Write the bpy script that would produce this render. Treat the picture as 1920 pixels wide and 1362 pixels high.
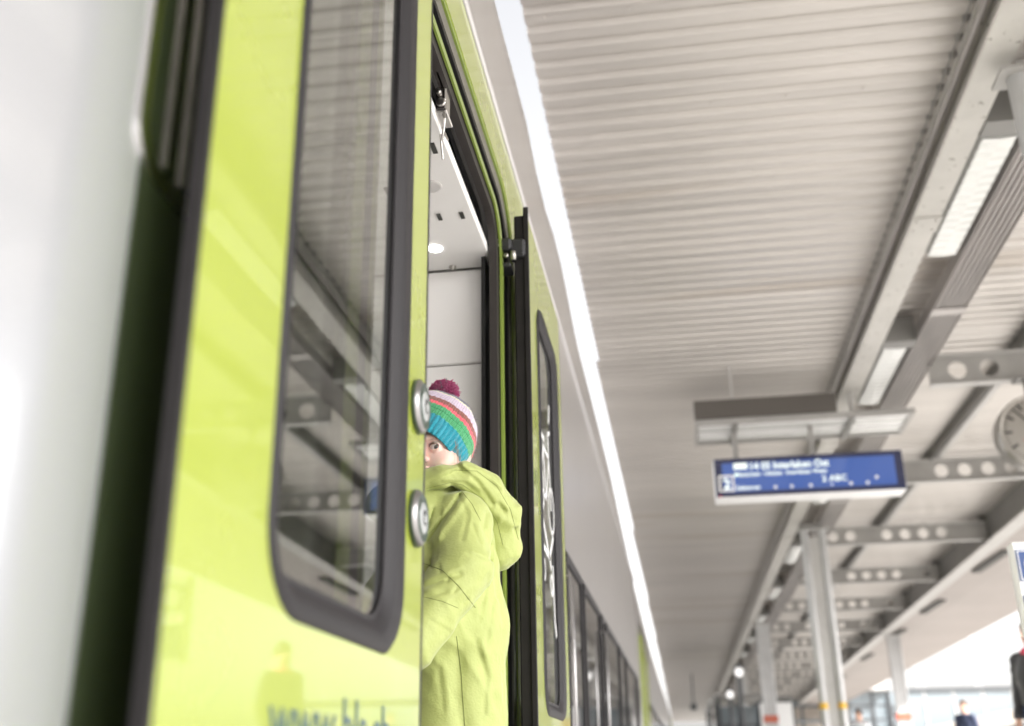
import bpy, math, random
import numpy as np
from mathutils import Vector, Matrix
random.seed(7)
S = bpy.context.scene
for o in list(bpy.data.objects): bpy.data.objects.remove(o)
COL = S.collection
R_ = math.radians

# ------------------------------------------------------------------ camera
cam = bpy.data.cameras.new('camera'); co = bpy.data.objects.new('camera', cam); COL.objects.link(co)
cam.sensor_width = 36; cam.lens = 37.275; cam.clip_start = .05; cam.clip_end = 3000
rt = Vector((.98810809, .15324614, -.0125704)); up = Vector((.06653927, -.35246612, .93345603)); fw = Vector((-.13861789, .92319189, .35847151))
co.matrix_world = Matrix((( rt.x, up.x, -fw.x, 0), (rt.y, up.y, -fw.y, 0), (rt.z, up.z, -fw.z, 0), (0, 0, 0, 1)))
cam.dof.use_dof = True; cam.dof.focus_distance = 2.42; cam.dof.aperture_fstop = 2.35; cam.dof.aperture_blades = 0
S.camera = co
# ------------------------------------------------------------------ sky, sun, exposure   (origin = camera; platform top is z = -0.45)
W = bpy.data.worlds.new('World'); S.world = W; W.use_nodes = True
wn, wl = W.node_tree.nodes, W.node_tree.links
bg = wn['Background']; sky = wn.new('ShaderNodeTexSky'); sky.sky_type = 'NISHITA'; sky.sun_disc = False
SUN_EL, SUN_AZ = R_(38), R_(115)          # azimuth clockwise from +Y: from the right
sky.sun_elevation = SUN_EL; sky.sun_rotation = SUN_AZ; sky.air_density = 1.2; sky.dust_density = 4
bw = wn.new('ShaderNodeRGBToBW'); mx = wn.new('ShaderNodeMix'); mx.data_type = 'RGBA'; mx.inputs['Factor'].default_value = .92
tint = wn.new('ShaderNodeMix'); tint.data_type = 'RGBA'; tint.blend_type = 'MULTIPLY'; tint.inputs['Factor'].default_value = 1
wl.new(sky.outputs[0], bw.inputs[0]); wl.new(sky.outputs[0], mx.inputs['A']); wl.new(bw.outputs[0], mx.inputs['B'])
wl.new(mx.outputs['Result'], tint.inputs['A']); tint.inputs['B'].default_value = (1.0, .985, .975, 1)
wl.new(tint.outputs['Result'], bg.inputs[0]); bg.inputs[1].default_value = .15
sun = bpy.data.lights.new('sun', 'SUN'); so = bpy.data.objects.new('sun', sun); COL.objects.link(so)
sun.energy = 4.5; sun.angle = R_(1); sun.color = (1, .965, .93)
sd = Vector((math.cos(SUN_EL) * math.sin(SUN_AZ), math.cos(SUN_EL) * math.cos(SUN_AZ), math.sin(SUN_EL)))
so.rotation_euler = sd.to_track_quat('Z', 'Y').to_euler()
S.view_settings.view_transform = 'Standard'; S.view_settings.look = 'None'; S.view_settings.gamma = 1
S.view_settings.exposure = 2.03
S.cycles.max_bounces = 10; S.cycles.diffuse_bounces = 6; S.cycles.glossy_bounces = 5; S.cycles.transmission_bounces = 8
S.cycles.sample_clamp_indirect = 6

# ------------------------------------------------------------------ materials
def mat(name, col, rough=.5, metal=0., coat=0., var=0., vscale=6., bump=0., bscale=60., ior=1.5, emit=None, es=0., sss=0., stretch=None, dirt=None, sheen=0., rvar=0., spec=.5):
    m = bpy.data.materials.new(name); m.use_nodes = True
    n, l = m.node_tree.nodes, m.node_tree.links; b = n['Principled BSDF']
    b.inputs['Base Color'].default_value = (*col, 1); b.inputs['Roughness'].default_value = rough
    b.inputs['Metallic'].default_value = metal; b.inputs['IOR'].default_value = ior
    b.inputs['Coat Weight'].default_value = coat; b.inputs['Coat Roughness'].default_value = .03
    b.inputs['Sheen Weight'].default_value = sheen; b.inputs['Specular IOR Level'].default_value = spec
    if sss: b.inputs['Subsurface Weight'].default_value = sss; b.inputs['Subsurface Radius'].default_value = (1, .35, .2); b.inputs['Subsurface Scale'].default_value = .006
    if emit: b.inputs['Emission Color'].default_value = (*emit, 1); b.inputs['Emission Strength'].default_value = es
    tc = n.new('ShaderNodeTexCoord'); mp = n.new('ShaderNodeMapping'); l.new(tc.outputs['Object'], mp.inputs[0])
    if stretch: mp.inputs['Scale'].default_value = stretch
    if var or rvar:
        nz = n.new('ShaderNodeTexNoise'); nz.inputs['Scale'].default_value = vscale; nz.inputs['Detail'].default_value = 6; nz.inputs['Roughness'].default_value = .6
        l.new(mp.outputs[0], nz.inputs[0])
    if var:
        mr = n.new('ShaderNodeMapRange'); l.new(nz.outputs[0], mr.inputs[0]); mr.inputs[1].default_value = .3; mr.inputs[2].default_value = .7
        mr.inputs[3].default_value = 1 - var; mr.inputs[4].default_value = 1 + var * .6
        mm = n.new('ShaderNodeMix'); mm.data_type = 'RGBA'; mm.blend_type = 'MULTIPLY'; mm.inputs['Factor'].default_value = 1
        mm.inputs['A'].default_value = (*col, 1); l.new(mr.outputs[0], mm.inputs['B']); last = mm.outputs['Result']
        if dirt:
            n2 = n.new('ShaderNodeTexNoise'); n2.inputs['Scale'].default_value = dirt[1]; n2.inputs['Detail'].default_value = 8; l.new(mp.outputs[0], n2.inputs[0])
            r2 = n.new('ShaderNodeMapRange'); l.new(n2.outputs[0], r2.inputs[0]); r2.inputs[1].default_value = dirt[2]; r2.inputs[2].default_value = dirt[2] + .04
            m3 = n.new('ShaderNodeMix'); m3.data_type = 'RGBA'; l.new(r2.outputs[0], m3.inputs['Factor']); l.new(last, m3.inputs['A']); m3.inputs['B'].default_value = (*dirt[0], 1); last = m3.outputs['Result']
        l.new(last, b.inputs['Base Color'])
    if rvar:
        r4 = n.new('ShaderNodeMapRange'); l.new(nz.outputs[0], r4.inputs[0]); r4.inputs[3].default_value = max(0, rough - rvar); r4.inputs[4].default_value = rough + rvar; l.new(r4.outputs[0], b.inputs['Roughness'])
    if bump:
        nb = n.new('ShaderNodeTexNoise'); nb.inputs['Scale'].default_value = bscale; nb.inputs['Detail'].default_value = 4; l.new(mp.outputs[0], nb.inputs[0])
        bp = n.new('ShaderNodeBump'); bp.inputs['Strength'].default_value = bump; bp.inputs['Distance'].default_value = .01; l.new(nb.outputs[0], bp.inputs['Height']); l.new(bp.outputs[0], b.inputs['Normal'])
    return m
M = {}
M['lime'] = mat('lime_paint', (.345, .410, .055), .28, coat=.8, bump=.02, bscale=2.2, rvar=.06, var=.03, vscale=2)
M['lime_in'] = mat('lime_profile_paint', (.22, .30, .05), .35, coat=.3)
M['white_paint'] = mat('white_train_paint', (.64, .65, .68), .26, coat=1, metal=.50, bump=.01, bscale=2)
M['silver'] = mat('silver_train_paint', (.62, .60, .60), .30, metal=.75, coat=.5, var=.04, vscale=1.5, bump=.01, bscale=2)
M['rubber'] = mat('black_rubber', (.016, .014, .014), .6, spec=.3, var=.2, vscale=20)
M['frame'] = mat('grey_window_rubber', (.020, .018, .020), .5, spec=.3)
M['seal'] = mat('grey_door_seal', (.16, .15, .13), .4, var=.15, vscale=20)
M['brown_seal'] = mat('brown_grey_seal', (.030, .025, .023), .5)
M['black'] = mat('black_metal', (.008, .008, .009), .5, var=.3, vscale=12)
M['gloss_dark'] = mat('gloss_dark_green', (.045, .058, .032), .12, coat=1)
M['dark_plastic'] = mat('dark_plastic', (.03, .03, .033), .35)
M['dull_steel'] = mat('dull_steel', (.36, .35, .35), .34, metal=1, var=.1, vscale=40)
M['button_face'] = mat('button_face', (.50, .52, .52), .3, metal=.4)
M['button_ring'] = mat('button_ring', (.05, .07, .055), .3)
M['steel'] = mat('bright_steel', (.62, .60, .58), .22, metal=1, var=.1, vscale=40)
M['screw'] = mat('zinc_screw', (.55, .53, .50), .3, metal=1)
M['vest_white'] = mat('white_vestibule_paint', (.86, .845, .835), .4, var=.02, vscale=5)
M['vest_grey'] = mat('warm_grey_panel', (.62, .60, .59), .42, var=.03, vscale=5)
M['slot'] = mat('dark_slot', (.04, .04, .035), .6)
M['lamp_on'] = mat('lit_lamp', (.9, .9, .9), .4, emit=(1, .97, .94), es=3.0)
M['globe'] = mat('lit_globe', (.8, .8, .8), .4, emit=(1, .97, .94), es=.25)
M['deck'] = mat('galvanised_roof_deck', (.57, .54, .51), .38, metal=.5, var=.14, vscale=1.3, stretch=(.25, 2.5, 1), rvar=.10, dirt=((.50, .46, .42), .5, .60))
M['beam'] = mat('painted_steel_beam', (.50, .485, .455), .5, var=.12, vscale=3, dirt=((.16, .14, .12), 22, .66), bump=.05, bscale=30)
M['beam2'] = mat('grey_painted_steel', (.36, .35, .335), .5, var=.12, vscale=3, bump=.03, bscale=30)
M['girder'] = mat('dark_grey_girder_paint', (.22, .215, .205), .5, var=.15, vscale=2)
M['carrier'] = mat('dark_brown_carrier_paint', (.10, .09, .08), .5)
M['flange'] = mat('light_grey_flange_paint', (.50, .49, .475), .5, var=.1, vscale=3)
M['tray'] = mat('cable_tray_steel', (.44, .415, .40), .4, metal=.4, var=.15, vscale=5, stretch=(1, .3, 1))
M['lens'] = mat('lamp_lens', (.70, .71, .69), .15, coat=.5, var=.06, vscale=14, bump=.15, bscale=35, emit=(1, 1, 1), es=.005)
M['soffit'] = mat('brown_grey_soffit', (.40, .365, .345), .6, var=.08, vscale=.6)
M['column'] = mat('column_paint', (.50, .50, .50), .4, metal=.2, var=.1, vscale=4)
M['red_band'] = mat('orange_red_band', (.50, .13, .08), .5)
M['yellow_band'] = mat('yellow_band', (.75, .45, .05), .5)
M['screen'] = mat('blue_screen', (.012, .03, .14), .3, emit=(.08, .17, .50), es=.15, coat=1, var=.1, vscale=2)
M['board_frame'] = mat('navy_board_frame', (.03, .035, .085), .25, coat=.5)
M['board_white'] = mat('white_board_casing', (.85, .85, .85), .35)
M['screen_text'] = mat('white_screen_text', (.8, .85, .8), .4, emit=(.85, 1, .9), es=.13)
M['red_led'] = mat('red_led', (.6, .02, .02), .4, emit=(1, .1, .1), es=.1)
M['sign_blue'] = mat('sign_blue', (.02, .06, .22), .3, coat=.5)
M['clock_white'] = mat('clock_dial_white', (.85, .85, .84), .3, coat=.4, emit=(1, 1, .98), es=.12)
M['clock_case'] = mat('clock_case_metal', (.38, .36, .33), .3, metal=.7)
M['dark_ink'] = mat('dark_ink', (.03, .03, .03), .5)
M['navy_ink'] = mat('grey_green_lettering', (.05, .10, .11), .4)
M['red_ink'] = mat('red_hand', (.6, .03, .03), .4)
M['concrete'] = mat('platform_concrete', (.30, .295, .285), .8, var=.12, vscale=2, bump=.15, bscale=40)
M['ballast'] = mat('ballast_stone', (.28, .26, .24), .9, var=.3, vscale=30, bump=.6, bscale=30)
M['ground'] = mat('pale_ground', (.36, .35, .33), .9, var=.15, vscale=.2)
M['beige'] = mat('beige_cladding', (.30, .265, .23), .6, var=.06, vscale=1)
M['mullion'] = mat('dark_mullion', (.07, .075, .08), .5)
M['dark_win'] = mat('dark_tinted_glass', (.02, .022, .022), .03, ior=1.85, coat=1, bump=.008, bscale=4)
M['jacket'] = mat('lime_jacket_fabric', (.385, .435, .135), .6, var=.06, vscale=9, bump=.14, bscale=190, sheen=.25)
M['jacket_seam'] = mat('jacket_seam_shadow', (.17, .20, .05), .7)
M['lining'] = mat('grey_white_lining', (.60, .60, .62), .7)
M['skin'] = mat('skin', (.84, .60, .52), .45, sss=.35, var=.10, vscale=16, bump=.05, bscale=250)
M['skin_bg'] = mat('skin_background', (.60, .36, .26), .5)
M['eye_white'] = mat('eye_white', (.72, .68, .66), .1, coat=1)
M['iris'] = mat('grey_brown_iris', (.13, .11, .09), .15, coat=1, var=.3, vscale=300)
M['pupil'] = mat('pupil', (.004, .004, .004), .05, coat=1)
M['lash'] = mat('brown_lash', (.07, .035, .02), .7)
M['brow'] = mat('soft_blond_brow', (.38, .24, .15), .8)
def wool(n, c): return mat(n, c, .9, var=.22, vscale=160, bump=.5, bscale=420, sheen=.5)
M['w_teal'] = wool('teal_wool', (.0, .30, .40)); M['w_green'] = wool('green_wool', (.06, .38, .15)); M['w_pink'] = wool('pink_wool', (.85, .12, .17))
M['w_brown'] = wool('russet_wool', (.27, .085, .06)); M['w_lav'] = wool('lavender_wool', (.66, .55, .68)); M['w_cream'] = wool('cream_wool', (.78, .74, .56))
M['w_grey'] = wool('blue_grey_wool', (.12, .12, .20)); M['w_mag'] = wool('magenta_wool', (.42, .015, .15))
M['navy_cloth'] = mat('navy_cloth', (.03, .04, .08), .8); M['black_cloth'] = mat('black_quilted_cloth', (.022, .022, .024), .55, sheen=.3)
M['pink_cloth'] = mat('pink_scarf_cloth', (.65, .08, .13), .9); M['hair'] = mat('dark_brown_hair', (.05, .028, .018), .6); M['boot'] = mat('boot_leather', (.04, .03, .025), .6)
M['white_cloth'] = mat('white_cloth', (.75, .76, .78), .8)
# clear tinted glass: real dielectric pane
def glassmat(name, col, ior=1.5, rough=0.):
    m = bpy.data.materials.new(name); m.use_nodes = True; n, l = m.node_tree.nodes, m.node_tree.links; b = n['Principled BSDF']
    b.inputs['Base Color'].default_value = (*col, 1); b.inputs['Roughness'].default_value = rough; b.inputs['IOR'].default_value = ior; b.inputs['Transmission Weight'].default_value = 1
    return m
M['glass'] = glassmat('tinted_door_glass', (.62, .66, .62), 2.35)
M['pane_bg'] = mat('pale_blue_pane', (.21, .245, .265), .08, coat=1, ior=1.6)

M['lime'].node_tree.nodes['Principled BSDF'].inputs['Coat IOR'].default_value = 1.55
# ------------------------------------------------------------------ mesh helpers
class MB:
    def __init__(s): s.v = []; s.f = []; s.m = []; s.sm = []; s.mi = 0; s.sh = False
    def add(s, v, f, mi=None):
        k = len(s.v); s.v += [tuple(p) for p in v]; s.f += [tuple(i + k for i in q) for q in f]
        s.m += [s.mi if mi is None else mi] * len(f); s.sm += [s.sh] * len(f); return s
    def box(s, x0, x1, y0, y1, z0, z1, mi=None, b=0.):
        if x0 > x1: x0, x1 = x1, x0
        if y0 > y1: y0, y1 = y1, y0
        if z0 > z1: z0, z1 = z1, z0
        if b <= 0:
            v = [(x0,y0,z0),(x1,y0,z0),(x1,y1,z0),(x0,y1,z0),(x0,y0,z1),(x1,y0,z1),(x1,y1,z1),(x0,y1,z1)]
            return s.add(v, [(0,3,2,1),(4,5,6,7),(0,1,5,4),(1,2,6,5),(2,3,7,6),(3,0,4,7)], mi)
        # chamfered box
        c = [(x0,x1),(y0,y1),(z0,z1)]; pts = []; idx = {}
        for i in (0,1):
            for j in (0,1):
                for k in (0,1):
                    P = [c[0][i], c[1][j], c[2][k]]; sg = [1-2*i, 1-2*j, 1-2*k]
                    for a in range(3):
                        q = [P[t] + (0 if t == a else sg[t]*b) for t in range(3)]
                        idx[(i,j,k,a)] = len(pts); pts.append(q)
        F = []
        for a in range(3):
            o = [t for t in range(3) if t != a]
            for e in (0,1):
                loop = []
                for (p,q) in ((0,0),(1,0),(1,1),(0,1)):
                    t = [0,0,0]; t[a] = e; t[o[0]] = p; t[o[1]] = q; loop.append(idx[(*t, a)])
                if (e == 0) ^ (a == 1): loop = loop[::-1]
                F.append(loop)
        for a in range(3):      # edges along axis a
            o = [t for t in range(3) if t != a]
            for p in (0,1):
                for q in (0,1):
                    def g(e, ax):
                        t = [0,0,0]; t[a] = e; t[o[0]] = p; t[o[1]] = q; return idx[(*t, ax)]
                    F.append([g(0,o[0]), g(1,o[0]), g(1,o[1]), g(0,o[1])])
        for i in (0,1):
            for j in (0,1):
                for k in (0,1): F.append([idx[(i,j,k,0)], idx[(i,j,k,1)], idx[(i,j,k,2)]])
        return s.add(pts, F, mi)
    def tube(s, pts, r, n=10, mi=None, cap=True, smooth=True):
        pts = [Vector(p) for p in pts]; rs = r if isinstance(r, (list, tuple)) else [r] * len(pts)
        k0 = len(s.v); V = []; F = []; pv = None
        for i, p in enumerate(pts):
            t = (pts[min(i+1, len(pts)-1)] - pts[max(i-1, 0)]).normalized()
            if pv is None: a = t.orthogonal().normalized()
            else: a = (pv - t * pv.dot(t)).normalized()
            pv = a; b = t.cross(a)
            for j in range(n):
                w = 2 * math.pi * j / n; V.append(p + (a * math.cos(w) + b * math.sin(w)) * rs[i])
        for i in range(len(pts) - 1):
            for j in range(n): F.append((i*n+j, i*n+(j+1) % n, (i+1)*n+(j+1) % n, (i+1)*n+j))
        sh = s.sh; s.sh = smooth; s.add(V, F, mi); s.sh = False
        if cap: s.add(V[:n], [tuple(range(n))[::-1]], mi); s.add(V[-n:], [tuple(range(n))], mi)
        s.sh = sh; return s
    def lathe(s, base, axis, prof, n=32, mis=None, mi=None):
        """prof: (distance along axis, radius)"""
        base = Vector(base); ax = Vector(axis).normalized(); a = ax.orthogonal().normalized(); b = ax.cross(a); V = []
        for (h, r) in prof:
            for j in range(n):
                w = 2 * math.pi * j / n; V.append(base + ax * h + (a * math.cos(w) + b * math.sin(w)) * r)
        for i in range(len(prof) - 1):
            F = [(i*n+j, i*n+(j+1) % n, (i+1)*n+(j+1) % n, (i+1)*n+j) for j in range(n)]
            if i == 0: k = len(s.v); s.v += [tuple(p) for p in V]
            s.f += [tuple(q + k for q in f) for f in F]; mm = mis[i] if mis else (s.mi if mi is None else mi); s.m += [mm] * n; s.sm += [True] * n
        s.f.append(tuple(k + (len(prof)-1)*n + j for j in range(n))); s.m.append(mis[-1] if mis else (s.mi if mi is None else mi)); s.sm.append(False)
        s.f.append(tuple(k + j for j in range(n))[::-1]); s.m.append(mis[0] if mis else (s.mi if mi is None else mi)); s.sm.append(False)
        return s
    def ringx(s, outer, inner, x0, x1, mi=None):
        """flat ring in the YZ plane between two loops of equal length, x0 (back) to x1 (front)"""
        n = len(outer); V = []
        for x in (x0, x1):
            V += [(x, y, z) for y, z in outer]; V += [(x, y, z) for y, z in inner]
        F = []
        for i in range(n):
            j = (i + 1) % n
            F.append((2*n+i, 2*n+j, 3*n+j, 3*n+i)); F.append((i, n+i, n+j, j))
            F.append((i, j, 2*n+j, 2*n+i)); F.append((n+i, 3*n+i, 3*n+j, n+j))
        return s.add(V, F, mi)
    def bevelring(s, outer, mid, inner, x0, x1, x2, mi=None):
        """frame: outer loop at x0 rising to mid loop at x1 then falling to inner at x2"""
        n = len(outer); V = [(x0, *p) for p in outer] + [(x1, *p) for p in mid] + [(x2, *p) for p in inner]; F = []
        for i in range(n):
            j = (i+1) % n; F += [(i, j, n+j, n+i), (n+i, n+j, 2*n+j, 2*n+i)]
        sh = s.sh; s.sh = True; s.add(V, F, mi); s.sh = sh; return s
    def loopx(s, loop, x0, x1, mi=None):
        n = len(loop); V = [(x0, *p) for p in loop] + [(x1, *p) for p in loop]
        F = [tuple(range(n))[::-1], tuple(range(n, 2*n))] + [(i, (i+1) % n, n + (i+1) % n, n + i) for i in range(n)]
        return s.add(V, F, mi)
    def prismy(s, poly, y0, y1, mi=None):
        """polygon in XZ swept along y"""
        n = len(poly); V = [(p[0], y0, p[1]) for p in poly] + [(p[0], y1, p[1]) for p in poly]
        F = [tuple(range(n)), tuple(range(n, 2*n))[::-1]] + [(i, n+i, n+(i+1) % n, (i+1) % n) for i in range(n)]
        return s.add(V, F, mi)
    def mesh(s, name, mats):
        me = bpy.data.meshes.new(name); me.from_pydata(s.v, [], s.f)
        for m in (mats if isinstance(mats, (list, tuple)) else [mats]): me.materials.append(M[m] if isinstance(m, str) else m)
        me.polygons.foreach_set('material_index', s.m); me.polygons.foreach_set('use_smooth', s.sm); me.update(); return me
def link(name, me, parent=None, loc=None, rot=None):
    o = bpy.data.objects.new(name, me); COL.objects.link(o)
    if parent: o.parent = parent
    if loc: o.location = loc
    if rot: o.rotation_euler = rot
    return o
def fixn(me):
    import bmesh
    bm = bmesh.new(); bm.from_mesh(me); bmesh.ops.recalc_face_normals(bm, faces=bm.faces); bm.to_mesh(me); bm.free(); return me
def obj(name, mb, mats, parent=None, label=None, kind=None):
    o = link(name, fixn(mb.mesh(name, mats)), parent)
    if parent and parent.type == 'EMPTY': pass
    if label: o['label'] = label
    if kind: o['kind'] = kind
    if parent: o.matrix_parent_inverse = parent_inv(parent)
    return o
def parent_inv(p):
    m = Matrix.Identity(4); q = p
    while q: m = (q.matrix_parent_inverse @ q.matrix_basis) @ m if q is not p else q.matrix_parent_inverse @ q.matrix_basis; q = q.parent
    # all parents here are axis-aligned translations (world position of p)
    return m.inverted()
def thing(name, loc, label, cat, group=None):
    e = bpy.data.objects.new(name, None); COL.objects.link(e); e.location = loc; e.empty_display_size = .1
    e['label'] = label; e['category'] = cat
    if group: e['group'] = group
    return e
def copytree(o, parent=None, off=None):
    c = o.copy(); COL.objects.link(c)
    if parent: c.parent = parent
    if off: c.location = Vector(o.location) + Vector(off)
    for ch in list(o.children): copytree(ch, c)
    return c
def struct(name, mb, mats):
    o = link(name, fixn(mb.mesh(name, mats))); o['kind'] = 'structure'; return o
def rr(y0, y1, z0, z1, r, n=8):
    """rounded rectangle loop in (y,z); r = radius or [bl, br, tr, tl]"""
    r = [r]*4 if not isinstance(r, (list, tuple)) else r; P = []
    for (cy, cz, a0, q) in ((y0, z0, 180, r[0]), (y1, z0, 270, r[1]), (y1, z1, 0, r[2]), (y0, z1, 90, r[3])):
        sy = 1 if cy == y0 else -1; sz = 1 if cz == z0 else -1
        for i in range(n + 1):
            a = R_(a0 + 90 * i / n); P.append((cy + sy*q + q*math.cos(a), cz + sz*q + q*math.sin(a)))
    return P
def text(name, body, size, matname, parent, origin, xdir, ydir, align='LEFT', sx=1., ext=.0006, bold=0.):
    cu = bpy.data.curves.new(name, 'FONT'); cu.body = body; cu.size = size; cu.align_x = align; cu.extrude = ext; cu.offset = bold; cu.resolution_u = 3
    t = bpy.data.objects.new('tmp', cu); COL.objects.link(t); dg = bpy.context.evaluated_depsgraph_get()
    me = bpy.data.meshes.new_from_object(t.evaluated_get(dg)); bpy.data.objects.remove(t)
    X = Vector(xdir) * sx; Y = Vector(ydir); Z = Vector(xdir).cross(Y)
    me.transform(Matrix(((X.x, Y.x, Z.x, origin[0]), (X.y, Y.y, Z.y, origin[1]), (X.z, Y.z, Z.z, origin[2]), (0,0,0,1))))
    me.materials.clear(); me.materials.append(M[matname]); o = link(name, me, parent)
    if parent: o.matrix_parent_inverse = parent_inv(parent)
    return o

# ---- implicit surfaces (surface nets) for bodies and clothes
def vnoise(X, Y, Z, seed=0):
    xi, yi, zi = np.floor(X).astype(np.int64), np.floor(Y).astype(np.int64), np.floor(Z).astype(np.int64); fx, fy, fz = X-xi, Y-yi, Z-zi
    fx, fy, fz = [t*t*(3-2*t) for t in (fx, fy, fz)]
    def h(a, b, c):
        n = (a*374761393 + b*668265263 + c*2147483647 + seed*974711) & 0xffffffff
        n = ((n ^ (n >> 13)) * 1274126177) & 0xffffffff; return ((n ^ (n >> 16)) & 0xffff) / 65535.
    r = 0
    for a in (0,1):
        for b in (0,1):
            for c in (0,1): r = r + h(xi+a, yi+b, zi+c) * (fx if a else 1-fx) * (fy if b else 1-fy) * (fz if c else 1-fz)
    return r * 2 - 1
def cap(P, A, B, ra, rb):
    A, B = np.array(A, float), np.array(B, float); d = B - A; L = max(d @ d, 1e-9)
    t = np.clip(((P[0]-A[0])*d[0] + (P[1]-A[1])*d[1] + (P[2]-A[2])*d[2]) / L, 0, 1)
    return np.sqrt((P[0]-A[0]-t*d[0])**2 + (P[1]-A[1]-t*d[1])**2 + (P[2]-A[2]-t*d[2])**2) - (ra + (rb-ra)*t)
def ell(P, C, r, ax=None):
    q = [P[i]-C[i] for i in range(3)]
    if ax is not None: q = [q[0]*a[0] + q[1]*a[1] + q[2]*a[2] for a in ax]
    k0 = np.sqrt(sum((q[i]/r[i])**2 for i in range(3))); k1 = np.sqrt(sum((q[i]/r[i]**2)**2 for i in range(3)))
    return k0 * (k0 - 1) / np.maximum(k1, 1e-6)
def smin(a, b, k):
    h = np.clip(.5 + .5*(b-a)/k, 0, 1); return b*(1-h) + a*h - k*h*(1-h)
def nets(fn, lo, hi, res, name, mats, parent=None, matfn=None):
    ax = [np.arange(lo[i], hi[i] + res, res) for i in range(3)]; X, Y, Z = np.meshgrid(*ax, indexing='ij'); D = fn((X, Y, Z))
    s = D < 0; nx, ny, nz = D.shape
    cs = np.zeros((nx-1, ny-1, nz-1), int)
    acc = np.zeros((nx-1, ny-1, nz-1, 3)); cnt = np.zeros((nx-1, ny-1, nz-1))
    for dx in (0,1):
        for dy in (0,1):
            for dz in (0,1): cs += s[dx:nx-1+dx, dy:ny-1+dy, dz:nz-1+dz]
    act = (cs > 0) & (cs < 8)
    corners = [(a, b, c) for a in (0,1) for b in (0,1) for c in (0,1)]
    for a in range(8):
        for b in range(a+1, 8):
            ca, cb = corners[a], corners[b]
            if sum(abs(ca[i]-cb[i]) for i in range(3)) != 1: continue
            da = D[ca[0]:nx-1+ca[0], ca[1]:ny-1+ca[1], ca[2]:nz-1+ca[2]]; db = D[cb[0]:nx-1+cb[0], cb[1]:ny-1+cb[1], cb[2]:nz-1+cb[2]]
            cr = (da < 0) != (db < 0); t = np.where(cr, da / np.where(cr, da - db, 1), 0)
            for i in range(3): acc[..., i] += np.where(cr, ca[i] + t*(cb[i]-ca[i]), 0)
            cnt += cr
    I = np.full(act.shape, -1); I[act] = np.arange(act.sum()); idx = np.argwhere(act)
    V = (idx + acc[act] / cnt[act][:, None]) * res + np.array(lo)
    F = []
    for axis in range(3):
        o = [i for i in range(3) if i != axis]
        sl0 = [slice(1, None)]*3; a = [slice(1, -1)]*3; a[axis] = slice(0, -1); b = list(a); b[axis] = slice(1, None)
        sa, sb = s[tuple(a)], s[tuple(b)]; e = np.argwhere(sa != sb)
        if len(e) == 0: continue
        fl = sa[tuple(e.T)]; c = e.copy(); c[:, o[0]] += 1; c[:, o[1]] += 1
        def g(u, w):
            q = c.copy(); q[:, o[0]] -= u; q[:, o[1]] -= w; return I[tuple(q.T)]
        Q = np.stack([g(1,1), g(0,1), g(0,0), g(1,0)], 1)
        if axis == 1: fl = ~fl
        Q[~fl] = Q[~fl][:, ::-1]; F.append(Q)
    F = np.concatenate(F); me = bpy.data.meshes.new(name); me.from_pydata(V.tolist(), [], F.tolist())
    for m in (mats if isinstance(mats, (list, tuple)) else [mats]): me.materials.append(M[m])
    me.polygons.foreach_set('use_smooth', [True]*len(F))
    if matfn is not None:
        cen = V[F].mean(1); me.polygons.foreach_set('material_index', matfn(cen).astype(int).tolist())
    me.update(); o = link(name, me, parent)
    if parent: o.matrix_parent_inverse = parent_inv(parent)
    return o

# ================================================================== SETTING
PZ = -.45
g = MB().box(-700, 900, -500, 1500, -1.6, -1.35); struct('ground', g, 'ground')
g = MB().box(-.33, 7.6, -30, 90, -1.34, PZ, b=.01); struct('platform', g, 'concrete')
g = MB().box(-6, -.34, -60, 140, -1.345, -1.25); struct('track_bed', g, 'ballast')
g = MB().box(7.61, 14.5, -60, 140, -1.345, -1.2); struct('track_bed', g, 'ballast')
g = MB().box(14.6, 24, -60, 140, -1.346, PZ); struct('far_platform', g, 'concrete')

# ================================================================== TRAIN
XB = -.45; XL = -.38
tr = thing('train_carriage', (XB, 2.2, PZ), 'white, silver and lime green train carriage with its door open, nearest the camera', 'train', 'coupled carriages of the train')
# portal loops (y0,y1,z1) nested: t = 0 inner
def ploop(dy, dz, r): return rr(1.50 - dy*.34, 2.80 + dy*1.0, -.47, 1.54 + dz, [.01, .01, r, r], 10)
L0, L1, L2, L3, L4 = ploop(0, 0, .11), ploop(.032, .028, .13), ploop(.070, .050, .15), ploop(.20, .115, .20), ploop(.272, .180, .24)
rim = rr(.77, 3.87, -1.15, 1.885, .001, 10)
def shift(loop, x): return loop
obj('door_seal', MB().ringx(L1, L0, -.485, -.462), 'brown_seal', tr)
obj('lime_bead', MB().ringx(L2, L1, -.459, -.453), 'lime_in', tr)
obj('door_groove', MB().ringx(L3, L1, -.515, -.503), 'black', tr)
obj('groove_shade', MB().ringx([(y, z) for y, z in ploop(.206, .121, .204)], L3, -.515, -.462), 'black', tr)  # thin black ring puts the groove's shadow onto the seal's underside
obj('door_seal', MB().ringx([(y, z) for y, z in ploop(.255, .165, .23)], ploop(.206, .121, .204), -.50, -.458), 'seal', tr, 'grey outer door seal')
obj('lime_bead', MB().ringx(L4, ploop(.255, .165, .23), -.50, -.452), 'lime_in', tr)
obj('lime_panel', MB().ringx(rim, L4, -.48, XB), 'lime', tr)
# white lower / silver upper flank, before the door
obj('pocket_panel', MB().box(XB - .001, XB + .0018, .762, 1.345, -.6, 1.70), 'gloss_dark', tr, 'glossy dark green panel behind the near door leaf')  # thin dark green gloss sheet laid over the lime panel
b = MB(); b.box(-.48, XB, -11.5, .77, -1.15, 1.885)
obj('white_panel', b, 'white_paint', tr)
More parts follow.
